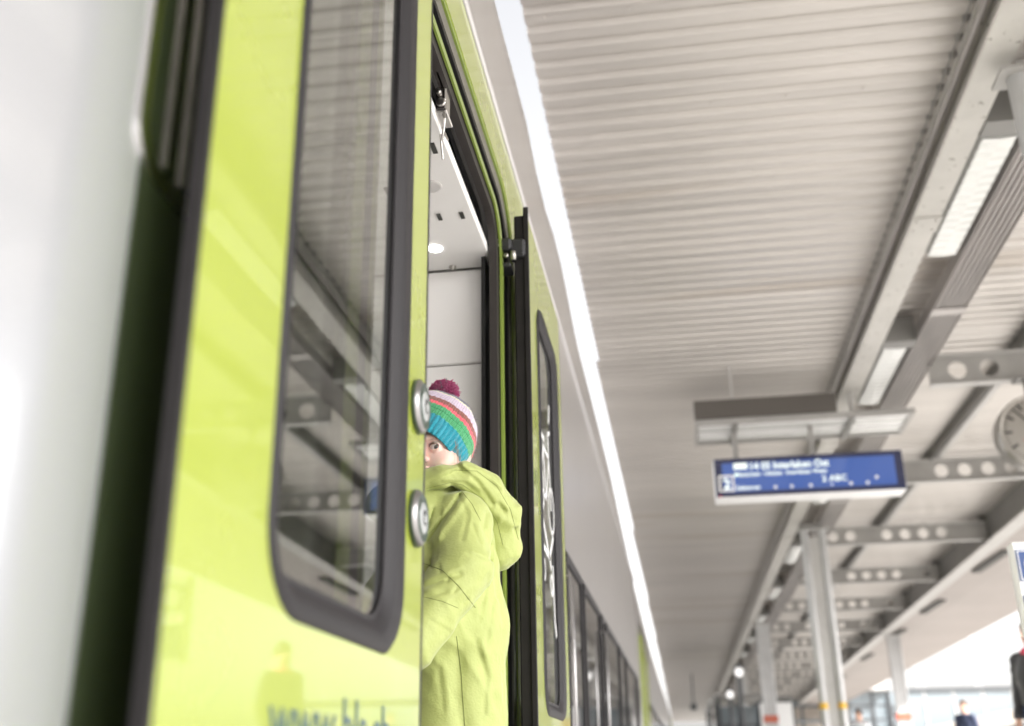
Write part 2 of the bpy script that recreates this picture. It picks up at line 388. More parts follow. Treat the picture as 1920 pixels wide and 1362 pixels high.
# flank after the door, roof
b = MB()
b.box(-.48, XB, 3.87, 11.6, -1.15, -.10); b.box(-.48, XB, 3.87, 4.35, -.10, 1.885); b.box(-.48, XB, 3.87, 11.6, .87, 1.885) if False else b.box(-.48, XB, 4.35, 11.6, .87, 1.885)
obj('silver_panel', b, 'silver', tr)
def roofz(y):
    pts = [(-12, 2.385), (2.8, 2.385), (3.1, 2.385), (3.3, 2.415), (3.66, 2.405), (3.8, 2.355), (4.2, 2.345), (4.45, 2.40), (4.8, 2.39), (5.15, 2.33), (5.45, 2.275), (7, 2.27), (8.3, 2.24), (9.4, 2.15), (11.6, 2.0), (13.3, 1.93), (18, 1.76), (24, 1.68), (60, 1.62)]
    for (a, za), (c, zc) in zip(pts, pts[1:]):
        if a <= y <= c: return za + (zc - za) * (y - a) / (c - a)
    return pts[-1][1] if y > 0 else pts[0][1]
def roofpart(par, y0, y1, top, step=.3, name='roof'):
    b = MB(); b.sh = True; ys = np.arange(y0, y1 + 1e-6, step); n = None; V = []; 
    for y in ys:
        zt = roofz(y); prof = [(XB, top), (XB, zt - .16), (XB - .006, zt - .05), (XB - .02, zt), (XB - .08, zt + .07), (XB - .3, zt + .25), (XB - .7, zt + .40), (XB - 1.4, zt + .48), (XB - 2.1, zt + .40), (XB - 2.5, zt + .25), (XB - 2.8, zt), (XB - 2.8, -1.1)]
        n = len(prof); V += [(x, y, z) for x, z in prof]
    F = [(i*n+j, i*n+j+1, (i+1)*n+j+1, (i+1)*n+j) for i in range(len(ys)-1) for j in range(n-1)]
    b.add(V, F); b.sh = False; b.add(V[:n], [tuple(range(n))]); b.add(V[-n:], [tuple(range(n))]); return obj(name, b, 'silver', par)
roofpart(tr, -11.5, 11.6, 1.915)
obj('cornice_trim', MB().tube([(XB - .002, -11.5, 1.90), (XB - .002, 11.6, 1.90)], .016, 12), 'silver', tr)
# pocket window behind the near door leaf
pk = obj('window_frame', MB().ringx(rr(.748, 1.335, .505, 1.45, .05), rr(.764, 1.32, .522, 1.435, .04), XB - .01, XB + .004), 'steel', tr, 'window frame half hidden behind the near door leaf')
obj('pane', MB().loopx(rr(.764, 1.32, .522, 1.435, .04), XB - .02, XB + .001), 'dark_win', pk)
b = MB()
for y in (.80, .835, .875): b.box(XB + .0015, XB + .006, y, y + .010, .53, 1.43)
obj('reflection_bar', b, 'steel', pk)  # steel strips imitate the vertical stripes reflected in this pane
# lower deck windows further along
wins = [(4.40, 5.10), (5.22, 6.22), (6.36, 6.66), (6.78, 8.0), (8.12, 8.9), (9.02, 10.75)]
b = MB(); b.box(XB - .03, XB - .004, 4.35, 11.6, -.10, .87); obj('window_band', b, 'rubber', tr)
for (a, c) in wins:
    f = obj('window', MB().ringx(rr(a, c, -.06, .855, .05), rr(a + .045, c - .045, -.02, .81, .035), XB - .01, XB + .008), 'frame', tr)
    obj('pane', MB().loopx(rr(a + .045, c - .045, -.02, .81, .035), XB - .02, XB + .002), 'dark_win', f)
for y in (4.36, 6.30, 10.9):
    b = MB(); b.tube([(XB, y, -.24), (XB + .03, y, -.24), (XB + .03, y, .74), (XB, y, .74)], .008, 8); obj('grab_rail', b, 'dull_steel', tr)
# vestibule interior
b = MB(); b.box(-2.9, -.49, 1.10, 3.6, -.50, -.44); obj('vestibule_floor', b, 'vest_grey', tr)
b = MB(); b.box(-2.9, -2.86, 1.1, 3.6, -.44, 1.9); b.box(-2.9, -.56, 1.06, 1.1, -.44, 1.9); b.box(-2.86, -.56, 3.56, 3.6, -.44, 1.9)
obj('vestibule_wall', b, 'vest_grey', tr)
b = MB(); b.box(-2.86, -.53, 1.1, 3.56, 1.86, 1.9); b.box(-.56, -.53, 1.1, 3.6, 1.545, 1.86); obj('door_mechanism_box', b, 'black', tr)
cp = obj('ceiling_panel', MB().box(-1.6, -.49, 1.12, 2.903, 1.45, 1.478, b=.003), 'vest_white', tr)
def disc(cx, cy, z, r, h, name, mt, n=20):
    return obj(name, MB().lathe((cx, cy, z), (0, 0, -1), [(0, r), (h, r), (h, r*.8)], n), mt, cp)
for (x, y, w, l) in ((-.523, 2.219, .012, .045), (-.585, 2.565, .011, .034), (-.521, 2.567, .011, .034), (-.70, 2.4, .011, .034), (-.66, 2.05, .012, .045)):
    obj('slot', MB().box(x - w/2, x + w/2, y - l/2, y + l/2, 1.446, 1.452), 'slot', cp)
disc(-.572, 2.40, 1.45, .030, .003, 'speaker_grille', 'vest_grey'); disc(-.578, 2.40, 1.447, .006, .003, 'screw', 'screw')
disc(-.640, 2.753, 1.45, .021, .003, 'lit_lamp', 'lamp_on'); disc(-1.1, 2.3, 1.45, .05, .003, 'lit_lamp', 'lamp_on'); disc(-1.1, 1.7, 1.45, .05, .003, 'lit_lamp', 'lamp_on')
obj('screw', MB().lathe((-.613, 2.881, 1.45), (0, 0, -1), [(0, .011), (.004, .011), (.010, .007), (.012, .003)], 14), 'screw', cp)
w1 = obj('wall_panel', MB().box(-1.5, -.526, 2.905, 2.935, 1.138, 1.448, b=.004), 'vest_white', tr)
w2 = obj('wall_panel', MB().box(-1.5, -.526, 2.905, 2.935, -.44, 1.133, b=.004), 'vest_white', tr)
b = MB(); b.box(-.545, -.530, 2.899, 2.906, .74, .77, b=.002); obj('catch', b, 'vest_grey', w2)
b = MB(); b.lathe((-.5255, 2.92, 1.36), (1, 0, 0), [(0, .006), (.002, .006), (.003, .004)], 10); b.lathe((-.5255, 2.92, 1.375), (1, 0, 0), [(0, .004), (.002, .004), (.003, .002)], 10); obj('screw', b, 'screw', w1)
# dark jamb recess: rods, cable, label
b = MB(); b.box(-.56, -.50, 2.94, 2.99, -.44, 1.46); b.box(-.60, -.528, 2.938, 2.95, -.44, 1.46); obj('jamb_lining', b, 'black', tr)
b = MB(); b.tube([(-.486, 2.90, -.40), (-.486, 2.90, 1.36)], .0085, 12); b.tube([(-.486, 2.90, 1.35), (-.486, 2.90, 1.41)], .012, 12); obj('door_rod', b, 'dark_plastic', tr)
b = MB(); b.lathe((-.486, 2.90, 1.255), (0, 0, 1), [(0, .0105), (.055, .0105)], 14); obj('rod_label', b, 'board_white', tr)
b = MB(); b.tube([(-.515, 2.925, -.40), (-.515, 2.925, 1.15)], .006, 8); b.tube([(-.468, 2.93, -.40), (-.468, 2.93, .2)], .004, 8); b.box(-.512, -.500, 2.90, 2.93, .3, .9); obj('cable', b, 'dark_plastic', tr)
# pivot bracket that carries the far leaf
br = obj('pivot_bracket', MB().box(-.485, -.425, 2.84, 2.90, 1.475, 1.515, b=.008).box(-.435, -.385, 2.86, 2.92, 1.46, 1.52, b=.008).box(-.48, -.43, 2.86, 2.93, 1.425, 1.44, b=.003), 'dark_plastic', tr)
b = MB(); b.lathe((-.466, 2.842, 1.497), (0, -1, 0), [(0, .013), (.004, .013), (.006, .010), (.006, .004), (.003, .004)], 16); obj('bolt', b, 'screw', br); b = MB()
b.lathe((-.44, 2.845, 1.452), (0, -1, 0), [(0, .007), (.008, .007), (.01, .004)], 10); obj('bolt', b, 'screw', br); b = MB(); b.lathe((-.420, 2.85, 1.462), (0, -.3, 1), [(-.02, .009), (.006, .009), (.008, .006)], 10); obj('bolt', b, 'screw', br); b = MB()
b.lathe((-.475, 2.85, 1.415), (0, -1, .2), [(0, .006), (.008, .006), (.01, .003)], 10); obj('bolt', b, 'screw', br)
b = MB(); b.box(-.535, -.515, 2.66, 2.72, 1.60, 1.612); b.box(-.53, -.52, 2.68, 2.70, 1.52, 1.60); obj('sensor', b, 'steel', tr)
# latch with strap under the header
la = obj('latch_plate', MB().box(-.492, -.466, 2.10, 2.145, 1.475, 1.545, b=.004).box(-.478, -.474, 2.04, 2.12, 1.54, 1.60).box(-.496, -.462, 2.085, 2.16, 1.462, 1.470, b=.002), 'steel', tr)
b = MB(); b.lathe((-.484, 2.10, 1.525), (-.2, -1, 0), [(0, .007), (.006, .007), (.008, .003)], 10); b.lathe((-.479, 2.10, 1.497), (0, -1, 0), [(0, .012), (.002, .012), (.002, .006)], 14); obj('bolt', b, 'screw', la)
b = MB(); b.tube([(-.470, 2.10, 1.505), (-.474, 2.12, 1.46), (-.482, 2.135, 1.415)], .0035, 8); b.tube([(-.482, 2.13, 1.445), (-.468, 2.13, 1.410)], .0028, 6); b.tube([(-.487, 2.135, 1.43), (-.484, 2.15, 1.37)], .0035, 6); obj('strap_rod', b, 'steel', la)
# beads of rivets in the header groove
b = MB()
for i in range(9): b.lathe((-.4895, 1.62 + i*.15, 1.60), (1, 0, 0), [(0, .006), (.003, .005)], 8)
for i in range(12): b.lathe((-.4895, 2.90, -.3 + i*.15), (1, 0, 0), [(0, .006), (.003, .005)], 8)
obj('rivet', b, 'black', tr); bpy.context.scene.objects['rivet']['kind'] = 'stuff'

def leaf(y0, y1, wy0, wy1, edge_near, name_label):
    """plug door leaf in the plane XL; wy0..wy1 outer window frame"""
    zt, zb = 1.61, -.43
    lf = obj('door_leaf', MB().ringx(rr(y0, y1, zb, zt, [.01]*4), rr(wy0 + .012, wy1 - .012, .150, 1.392, .085), XL - .016, XL), ['lime'], tr, name_label)
    # inner stiffener
    s0, s1 = y0 + .05, y1 - .012
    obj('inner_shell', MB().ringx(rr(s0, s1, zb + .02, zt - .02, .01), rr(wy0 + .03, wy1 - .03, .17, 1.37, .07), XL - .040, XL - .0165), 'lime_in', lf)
    # window frame: stepped rubber
    O = rr(wy0, wy1, .141, 1.400, .095, 10); 
    md = rr(wy0 + .008, wy1 - .012, .150, 1.392, .088, 10); m2 = rr(wy0 + .014, wy1 - .040, .163, 1.380, .080, 10); I = rr(wy0 + .020, wy1 - .058, .180, 1.365, .070, 10)
    f = MB(); f.bevelring(O, md, m2, XL - .0005, XL + .007, XL + .003); f.bevelring(m2, [((a[0]*2+c[0])/3, (a[1]*2+c[1])/3) for a, c in zip(m2, I)], I, XL + .003, XL + .001, XL - .010)
    f.ringx(I, rr(wy0 + .026, wy1 - .064, .187, 1.358, .066, 10), XL - .03, XL - .0095)
    obj('window_frame', f, 'frame', lf)
    obj('pane', MB().loopx(rr(wy0 + .021, wy1 - .059, .181, 1.364, .069, 10), XL - .0225, XL - .0125), 'glass', lf)
    return lf
nl = leaf(.757, 1.577, .948, 1.460, 1, 'near door leaf, blurred, with two push buttons and a web address')
obj('edge_seal', MB().box(XL - .0155, XL + .001, .7515, .7575, -.43, 1.61, b=.002), 'rubber', nl)
obj('edge_seal', MB().box(XL - .040, XL + .001, 1.5765, 1.588, -.43, 1.61, b=.003), 'frame', nl)
fl = leaf(2.905, 3.745, 3.06, 3.60, 0, 'far door leaf with white pictogram marks on its window')
obj('edge_seal', MB().box(XL - .042, XL + .002, 2.885, 2.905, -.43, 1.61, b=.004).box(XL - .012, XL + .004, 2.878, 2.886, -.43, 1.635, b=.002), 'rubber', fl)
for (zc, rr_) in ((.530, .055), (.354, .055)):
    yb = 1.527
    b = MB(); b.lathe((XL, yb, zc), (1, 0, 0), [(0, .043), (.007, .043), (.012, .038), (.0135, .036), (.011, .0335), (.0105, .026), (.0145, .0235), (.015, .0215), (.0155, .019)], 40, mis=[1, 0, 0, 1, 1, 1, 2, 2])
    obj('push_button', b, ['dull_steel', 'button_ring', 'button_face'], nl)
    b = MB(); b.tube([(XL + .0162, yb + .009*math.cos(t), zc + .011*math.sin(t)) for t in np.linspace(.5, 5.8, 16)], .0006, 5); b.tube([(XL + .0162, yb, zc + .004), (XL + .0162, yb, zc + .012)], .0006, 5)
    obj('button_symbol', b, 'dark_ink', nl)
text('lettering', 'www.bls.ch', .088, 'navy_ink', nl, (XL + .0005, .985, .019), (0, 1, 0), (0, 0, 1), sx=1.06)
# white pictograms on the far window (bicycle and pushchair outlines) and a small blue sticker
b = MB(); xg = XL - .0115
def st(pts, r=.008):
    r = r*.72
    for (a, c) in zip(pts, pts[1:]):
        d = Vector((0, c[0]-a[0], c[1]-a[1])).normalized(); nrm = Vector((0, -d.z, d.y)) * r
        A, C = Vector((xg, *a)), Vector((xg, *c)); v = [A - nrm, A + nrm, C + nrm, C - nrm]
        b.add(v + [p + Vector((.0008, 0, 0)) for p in v], [(0,1,2,3),(7,6,5,4),(0,4,5,1),(1,5,6,2),(2,6,7,3),(3,7,4,0)])
def ci(cy, cz, r, w=.008): st([(cy + r*math.cos(t), cz + r*math.sin(t)) for t in np.linspace(0, 2*math.pi, 15)], w)
ci(3.17, .82, .075, .010); ci(3.44, .80, .075, .010); st([(3.17, .82), (3.25, .97), (3.40, .97), (3.44, .80)], .010); st([(3.25, .97), (3.31, .81), (3.40, .97)], .010); st([(3.17, .82), (3.31, .81)], .01); st([(3.22, 1.0), (3.28, 1.0)], .012); st([(3.40, .97), (3.385, 1.05), (3.44, 1.07)], .01)
obj('pictogram', b, 'board_white', fl); b = MB(); st([(3.14, 1.16), (3.17, 1.10)], .018); obj('pictogram', b, 'board_white', fl); b = MB(); st([(3.45, 1.17), (3.42, 1.10)], .012); obj('pictogram', b, 'board_white', fl); b = MB()
ci(3.21, .57, .030, .010); ci(3.40, .55, .030, .010); st([(3.18, .74), (3.40, .60)], .014); st([(3.12, .70), (3.2, .64), (3.36, .63), (3.47, .72)], .014); st([(3.12, .58), (3.2, .64)], .012); st([(3.44, .62), (3.46, .45), (3.50, .40)], .012)
obj('pictogram', b, 'board_white', fl)
obj('sticker', MB().box(xg, xg + .001, 3.10, 3.15, .34, .52), 'sign_blue', fl)

# following carriages (blurred, but real)
def far_carriage(y0, label):
    L = 22.; c = thing('train_carriage', (XB, y0 + L/2, PZ), label, 'train', 'coupled carriages of the train')
    segs = [(y0, y0+.4), (y0+3.0, y0+L-3.0), (y0+L-.4, y0+L)]
    zt = roofz(y0 + 1) - .45
    b = MB()
    b.box(-.48, XB, y0, y0+.4, -1.15, zt); b.box(-.48, XB, y0+3.0, y0+L, -1.15, -.1); b.box(-.48, XB, y0+3.0, y0+L, .83, zt); b.box(-.48, XB, y0+.4, y0+3.0, 1.55, zt)
    obj('silver_panel', b, 'silver', c)
    for yy in (y0 + .4,):
        obj('door_surround', MB().ringx(rr(yy, yy+2.6, -1.15, 1.55, .001), rr(yy+.35, yy+2.25, -.45, 1.45, .1), -.48, XB), 'lime', c)
        for k in (0, 1):
            a0 = yy + .36 + k*.95; d = obj('door_leaf', MB().ringx(rr(a0, a0+.93, -.44, 1.44, .02), rr(a0+.2, a0+.75, .14, 1.3, .09), XB - .01, XB + .02), 'lime', c)
            obj('pane', MB().loopx(rr(a0+.2, a0+.75, .14, 1.3, .09), XB - .005, XB + .012), 'dark_win', d)
    obj('window_band', MB().box(XB - .03, XB - .004, y0+3.0, y0+L, -.1, .83), 'rubber', c)
    y = y0 + 3.1
    while y + 1.6 < y0 + L:
        f = obj('window', MB().ringx(rr(y, y+1.55, -.06, .80, .05), rr(y+.05, y+1.5, -.02, .76, .04), XB - .01, XB + .008), 'frame', c)
        obj('pane', MB().loopx(rr(y+.05, y+1.5, -.02, .76, .04), XB - .02, XB + .002), 'dark_win', f); y += 1.75
    b = MB(); ys = np.arange(y0, y0 + L + .01, 2.); V = []
    for yq in ys:
        z = roofz(yq); prof = [(XB, zt), (XB, z - .14), (XB - .02, z), (XB - .08, z + .06), (XB - .7, z + .3), (XB - 1.4, z + .4), (XB - 2.1, z + .3), (XB - 2.8, z - .1), (XB - 2.8, -1.1)]; n = len(prof); V += [(x, yq, zz) for x, zz in prof]
    b.sh = True; b.add(V, [(i*n+j, i*n+j+1, (i+1)*n+j+1, (i+1)*n+j) for i in range(len(ys)-1) for j in range(n-1)]); b.sh = False
    b.add(V[:n], [tuple(range(n))]); b.add(V[-n:], [tuple(range(n))]); obj('roof', b, 'silver', c)
far_carriage(11.9, 'second silver carriage with lime green door, behind the open door carriage')
far_carriage(34.2, 'third and farthest silver carriage of the train')

# ================================================================== CANOPY
ZD = 3.45
cn = thing('station_canopy', (2, 30, PZ), 'pale corrugated steel canopy roof over the platform with holed cross beams', 'canopy')
PITCH = .145; BAY = 3.7; Y0 = 9.0
def girder_x(y): return 4.11 + .031 * y
def deckpanel(x0, x1a, x1b, y0, nper, z=ZD):
    b = MB(); V = []; ys = []
    for k in range(nper):
        y = y0 + k*PITCH; ys += [(y, z), (y + .072, z), (y + .090, z + .030), (y + .126, z + .030)]
    ys.append((y0 + nper*PITCH, z)); n = len(ys); yl = y0 + nper*PITCH
    for (y, zz) in ys:
        x1 = x1a + (x1b - x1a) * (y - y0) / (yl - y0); V += [(x0, y, zz), (x1, y, zz)]
    F = [(2*i, 2*i+1, 2*i+3, 2*i+2) for i in range(n-1)]; b.add(V, F)
    V2 = [(p[0], p[1], p[2] + .004) for p in V]; b.add(V2, [f[::-1] for f in F]); k = 2
    return b
nb = int(round(BAY / PITCH))            # 25.5 -> use 51 per two bays
y = Y0 - 6*BAY
for i in range(14):
    np_ = 51; yl = y + np_*PITCH
    if i > 0 or True:
        for nm, x0, xa, xb in (('deck_panel', -.545, 1.71, 1.71), ('deck_panel', 1.7101, 3.13, 3.13), ('deck_panel', 3.1301, girder_x(y), girder_x(yl))):
            o = link(nm, deckpanel(x0 - (.0045*y if x0 < 0 else 0) * (1 if y > 0 else 0), xa, xb, y, np_).mesh(nm, 'deck'), cn); o.matrix_parent_inverse = parent_inv(cn)
    y = yl
YA, YZ = Y0 - 6*BAY, y
b = MB(); yy = YA + .080
k_ = 0
while yy < 32:
    b.box(-.53, 1.59, yy - .022, yy - .016, ZD + .026, ZD + .0285); b.box(-.54, 1.59, yy - .062, yy - .059, ZD - .0016, ZD - .0005)
    for xx in np.arange(-.45, 1.6, .41): b.lathe((xx, yy - .045, ZD - .0005), (0, 0, -1), [(0, .008), (.003, .008), (.006, .005), (.007, .003)], 6)
    yy += PITCH*6
obj('sheet_lap', b, 'deck', cn, kind='stuff')
def ibeam(x, z0, z1, w, t, y0, y1, tw=.012):
    b = MB(); b.box(x - w/2, x + w/2, y0, y1, z0, z0 + t); b.box(x - w/2, x + w/2, y0, y1, z1 - t, z1); b.box(x - tw/2, x + tw/2, y0, y1, z0 + t, z1 - t); return b
mb = ibeam(1.71, 3.20, 3.445, .17, .016, YA, YZ)
obj('main_beam', mb, 'beam', cn)
b = MB(); b.tube([(1.655, YA, 3.412), (1.655, YZ, 3.412)], .017, 10); obj('conduit', b, 'tray', cn)
for k in range(8):
    yy = 1.2 + 5*k; b = MB(); b.box(1.62, 1.80, yy, yy + .20, 3.188, 3.1995, b=.001)
    for (dx, dy) in ((-.06, .04), (.06, .04), (-.06, .16), (.06, .16)): b.lathe((1.71 + dx, yy + dy, 3.188), (0, 0, -1), [(0, .010), (.008, .010), (.009, .005)], 6)
    obj('splice_plate', b, 'beam', cn)
obj('closure_strip', MB().box(1.600, 1.606, YA, YZ, 3.444, 3.4785), 'girder', cn)
obj('closure_strip', MB().box(3.040, 3.046, YA, YZ, 3.444, 3.4785), 'girder', cn)
# purlin strips closing the deck joint
b = MB(); b.box(3.06, 3.20, YA, YZ, 3.41, 3.447); b.box(3.055, 3.067, YA, YZ, 3.33, 3.41); obj('purlin', b, 'girder', cn)
b = MB(); b.box(3.15, 3.21, YA, YZ, 3.385, 3.405); obj('purlin_flange', b, 'flange', cn)
# holed cross beams
def holed(x0, x1, y, z0, z1, par, phase=2.247):
    b = MB(); h = z1 - z0; r = .077; zc = z0 + .5*h; pitch = .262; t = .006; xs = x0; n = 16
    cells = []; k = 0
    while True:
        cx = phase + (k)*pitch
        if cx + pitch/2 > x1: break
        cells.append(cx); k += 1
    b.box(x0, cells[0] - pitch/2, y - t, y + t, z0, z1); b.box(cells[-1] + pitch/2, x1, y - t, y + t, z0, z1)
    for q, cx in enumerate(cells):
        if q % 5 == 2:
            b.box(cx - pitch/2, cx + pitch/2, y - t, y + t, z0, z1); continue
        inner = []; outer = []
        for i in range(n):
            a = 2*math.pi*(i + .5)/n; ca, sa = math.cos(a), math.sin(a); s = min(pitch/2/abs(ca) if abs(ca) > 1e-6 else 9, h/2/abs(sa) if abs(sa) > 1e-6 else 9)
            inner.append((cx + r*ca, zc + r*sa)); outer.append((cx + s*ca, zc + s*sa))
        cor = [(cx + pitch/2, zc + h/2), (cx - pitch/2, zc + h/2), (cx - pitch/2, zc - h/2), (cx + pitch/2, zc - h/2)]
        V = []
        for yy in (y - t, y + t): V += [(p[0], yy, p[1]) for p in inner] + [(p[0], yy, p[1]) for p in outer]
        F = []
        for i in range(n):
            j = (i+1) % n; F += [(i, j, n+j, n+i), (2*n+j, 2*n+i, 3*n+i, 3*n+j), (i, 2*n+i, 2*n+j, j)]
        b.add(V, F)
        # corner fill
        for i in range(n):
            j = (i+1) % n; a, c = outer[i], outer[j]
            if abs(a[0]-c[0]) > 1e-5 and abs(a[1]-c[1]) > 1e-5:
                for K in cor:
                    if (abs(a[0]-K[0]) < 1e-5 or abs(a[1]-K[1]) < 1e-5) and (abs(c[0]-K[0]) < 1e-5 or abs(c[1]-K[1]) < 1e-5):
                        b.add([(a[0], y-t, a[1]), (c[0], y-t, c[1]), (K[0], y-t, K[1])], [(0,1,2)]); b.add([(a[0], y+t, a[1]), (c[0], y+t, c[1]), (K[0], y+t, K[1])], [(2,1,0)]); break
    o = obj('cross_beam', b, 'beam2', par)
    f = MB(); f.box(x0, x1, y - .05, y + .05, z0 - .012, z0 - .0005); f.box(x0, x1, y - .05, y + .05, z1 + .0005, z1 + .012); obj('flange', f, 'flange', o)
    return o
for k in range(-5, 16):
    yy = Y0 + k*BAY; holed(2.27 if k <= 0 else 2.25, girder_x(yy) - .02, yy, 3.03 + min(max(k,0),1)*.06, 3.28 + min(max(k,0),1)*.06, cn, phase=2.509 if k <= 0 else 2.382); obj('beam_shoe', MB().box(1.80, 2.36, yy - .03, yy + .03, 3.345, 3.435, b=.004), 'beam2', cn)
# right girder, tapering away
b = MB()
def obl(x0o, x1o, z0, z1, mi=None):
    V = [];
    for yy in (YA, YZ):
        gx = girder_x(yy); V += [(gx+x0o, yy, z0), (gx+x1o, yy, z0), (gx+x1o, yy, z1), (gx+x0o, yy, z1)]
    b.add(V, [(0,1,2,3),(7,6,5,4),(0,4,5,1),(1,5,6,2),(2,6,7,3),(3,7,4,0)], mi)
obl(0, .012, 3.03, 3.60, 0); obj('edge_girder', b, 'girder', cn); b = MB(); obl(-.10, .12, 3.0, 3.028, 0); obl(-.10, .12, 3.60, 3.62, 0); obj('girder_flange', b, 'flange', cn)
for k in range(-3, 12):
    yy = Y0 + BAY*k; gx = girder_x(yy); b = MB(); b.box(gx - .09, gx - .001, yy + .10, yy + .115, 3.03, 3.60); obj('stiffener', b, 'girder', cn)
# box soffit right of the girder
nc = thing('neighbouring_canopy', (6, 30, 2.6), 'smooth brown grey soffit beyond the edge girder, open to the sky on its far side', 'canopy')
b = MB(); V = []
for yy in (10, 20, 30, 40, 55, 75):
    g0 = girder_x(yy) + .125; e = 6.35 + .030*yy
    V += [(g0, yy, 3.06), (g0 + .55, yy, 3.00), (e, yy, 2.985), (e, yy, 3.12), (g0, yy, 3.58)]
F = []
for i in range(5):
    for j in range(5): F.append((i*5+j, i*5+(j+1) % 5, (i+1)*5+(j+1) % 5, (i+1)*5+j))
b.add(V, F + [(0,1,2,3,4), (29,28,27,26,25)]); obj('soffit', b, 'soffit', nc)
for yy in (17, 22.2, 27, 33, 41):
    gx = girder_x(yy) + .30; b = MB(); b.box(gx, gx + .14, yy, yy + 1.9, 3.0, 3.06); obj('vent_slot', b, 'slot', nc)
# lamps between the beam and the tray
lamps = []
for i, yy in enumerate((-2.3, 1.6, 5.35, 8.52, 12.6, 17.0, 21.1, 25.2, 29.5, 33.5)):
    lb = ['platform lamp box beside the main beam, nearest the top right corner', 'platform lamp box just above the departure board rack', 'platform lamp box hidden behind the departure board', 'small platform lamp box next to the twin tube column', 'distant platform lamp box beyond the twin tube column']
    lab = ('long ribbed lamp box behind the camera, above the platform', 'long ribbed lamp box straight overhead, above the picture')[i] if i < 2 else lb[min(i-2, 4)]
    if i > 6: lab = 'distant platform lamp box beside the main beam, %s of the last ones' % ('first', 'second', 'third')[i-7]
    L = thing('platform_lamp', (1.93, yy + .7, 3.2), lab, 'lamp', 'lamp boxes along the main beam')
    obj('housing', MB().box(1.815, 2.035, yy - .03, yy + 1.5, 3.26, 3.33, b=.006), 'beam2', L)
    b = MB(); n = 30
    V = [];
    for k in range(n + 1):
        q = yy + 1.45*k/n; zz = 3.20 + (.006 if k % 2 else 0); V += [(1.822, q, 3.259), (1.835, q, zz + .008), (1.925, q, zz), (2.015, q, zz + .008), (2.028, q, 3.259)]
    F = [(k*5+j, k*5+j+1, (k+1)*5+j+1, (k+1)*5+j) for k in range(n) for j in range(4)] + [(0,1,2,3,4), tuple(n*5+j for j in (4,3,2,1,0))]
    b.add(V, F); obj('lens', b, 'lens', L)
    obj('bracket', MB().box(1.80, 2.05, yy - .20, yy - .05, 3.19, 3.40), 'girder', L)
ct = thing('cable_tray', (2.17, 20, 3.2), 'long ribbed cable tray running beside the platform lamps', 'cable tray')
b = MB(); b.box(2.047, 2.290, YA, YZ, 3.215, 3.222); b.box(2.047, 2.052, YA, YZ, 3.19, 3.30); b.box(2.285, 2.290, YA, YZ, 3.19, 3.30)
obj('tray', b, 'tray', ct)
for i in range(6):
    x = 2.068 + i*.036; obj('rib', MB().box(x, x + .018, YA, YZ, 3.196, 3.2145, b=.004), 'tray', ct)
for k in range(12):
    yy = 1.5 + k*3.1; b = MB(); b.box(2.045, 2.292, yy, yy + .12, 3.187, 3.1945, b=.001); obj('cover_plate', b, 'tray', ct)
# columns under the canopy
def twin_column(x, y, ztop, label, band='yellow_band', bz=.70, w=.12):
    c = thing('support_column', (x, y, PZ), label, 'column', 'steel columns carrying the canopy')
    for s in (-1, 1): obj('tube', MB().tube([(x + s*w, y, PZ), (x + s*w, y, ztop)], .055, 16), 'column', c)
    obj('web_plate', MB().box(x - .07, x + .07, y - .012, y + .012, PZ, ztop - .1), 'flange', c)
    b = MB(); b.box(x - w - .10, x + w + .10, y - .09, y + .09, ztop, ztop + .02); b.box(x - w, x + w, y - .02, y + .02, ztop + .02, ztop + .09); obj('head_plate', b, 'beam2', c)
    b = MB(); 
    for s in (-1, 1): b.tube([(x + s*w, y, bz), (x + s*w, y, bz + .08)], .058, 16)
    obj('colour_band', b, band, c); return c
twin_column(1.95, 15.2, 3.09, 'large twin tube column under the main beam, with yellow bands', 'yellow_band')
twin_column(1.90, 4.62, 3.09, 'column at the top right corner, close overhead', 'yellow_band', w=.10)
def hcolumn(x, y, ztop, label, bz, r=.13):
    c = thing('support_column', (x, y, PZ), label, 'column', 'steel columns carrying the canopy')
    b = MB(); b.box(x - r, x + r, y - r, y - r + .02, PZ, ztop); b.box(x - r, x + r, y + r - .02, y + r, PZ, ztop); b.box(x - .012, x + .012, y - r + .02, y + r - .02, PZ, ztop); b.tube([(x - r, y - r + .01, PZ), (x - r, y - r + .01, ztop)], .03, 8); b.tube([(x + r, y - r + .01, PZ), (x + r, y - r + .01, ztop)], .03, 8)
    obj('shaft', b, 'column', c); obj('head_plate', MB().box(x - r*1.5, x + r*1.5, y - r, y + r, ztop, ztop + .03), 'flange', c)
    obj('colour_band', MB().box(x - r - .034, x + r + .034, y - r - .024, y + r + .004, bz, bz + .16), 'red_band', c); return c
hcolumn(1.98, 26.6, 3.16, 'grey column with a red band, left of the twin tube column', .95)
hcolumn(5.20, 28.0, 2.97, 'grey column with a red band under the edge girder at right', 1.0)
hcolumn(1.98, 38, 3.16, 'far grey column with a red band, beside the leftmost lamp posts', .95)
hcolumn(5.60, 44.0, 2.97, 'farthest column under the edge girder', 1.0)

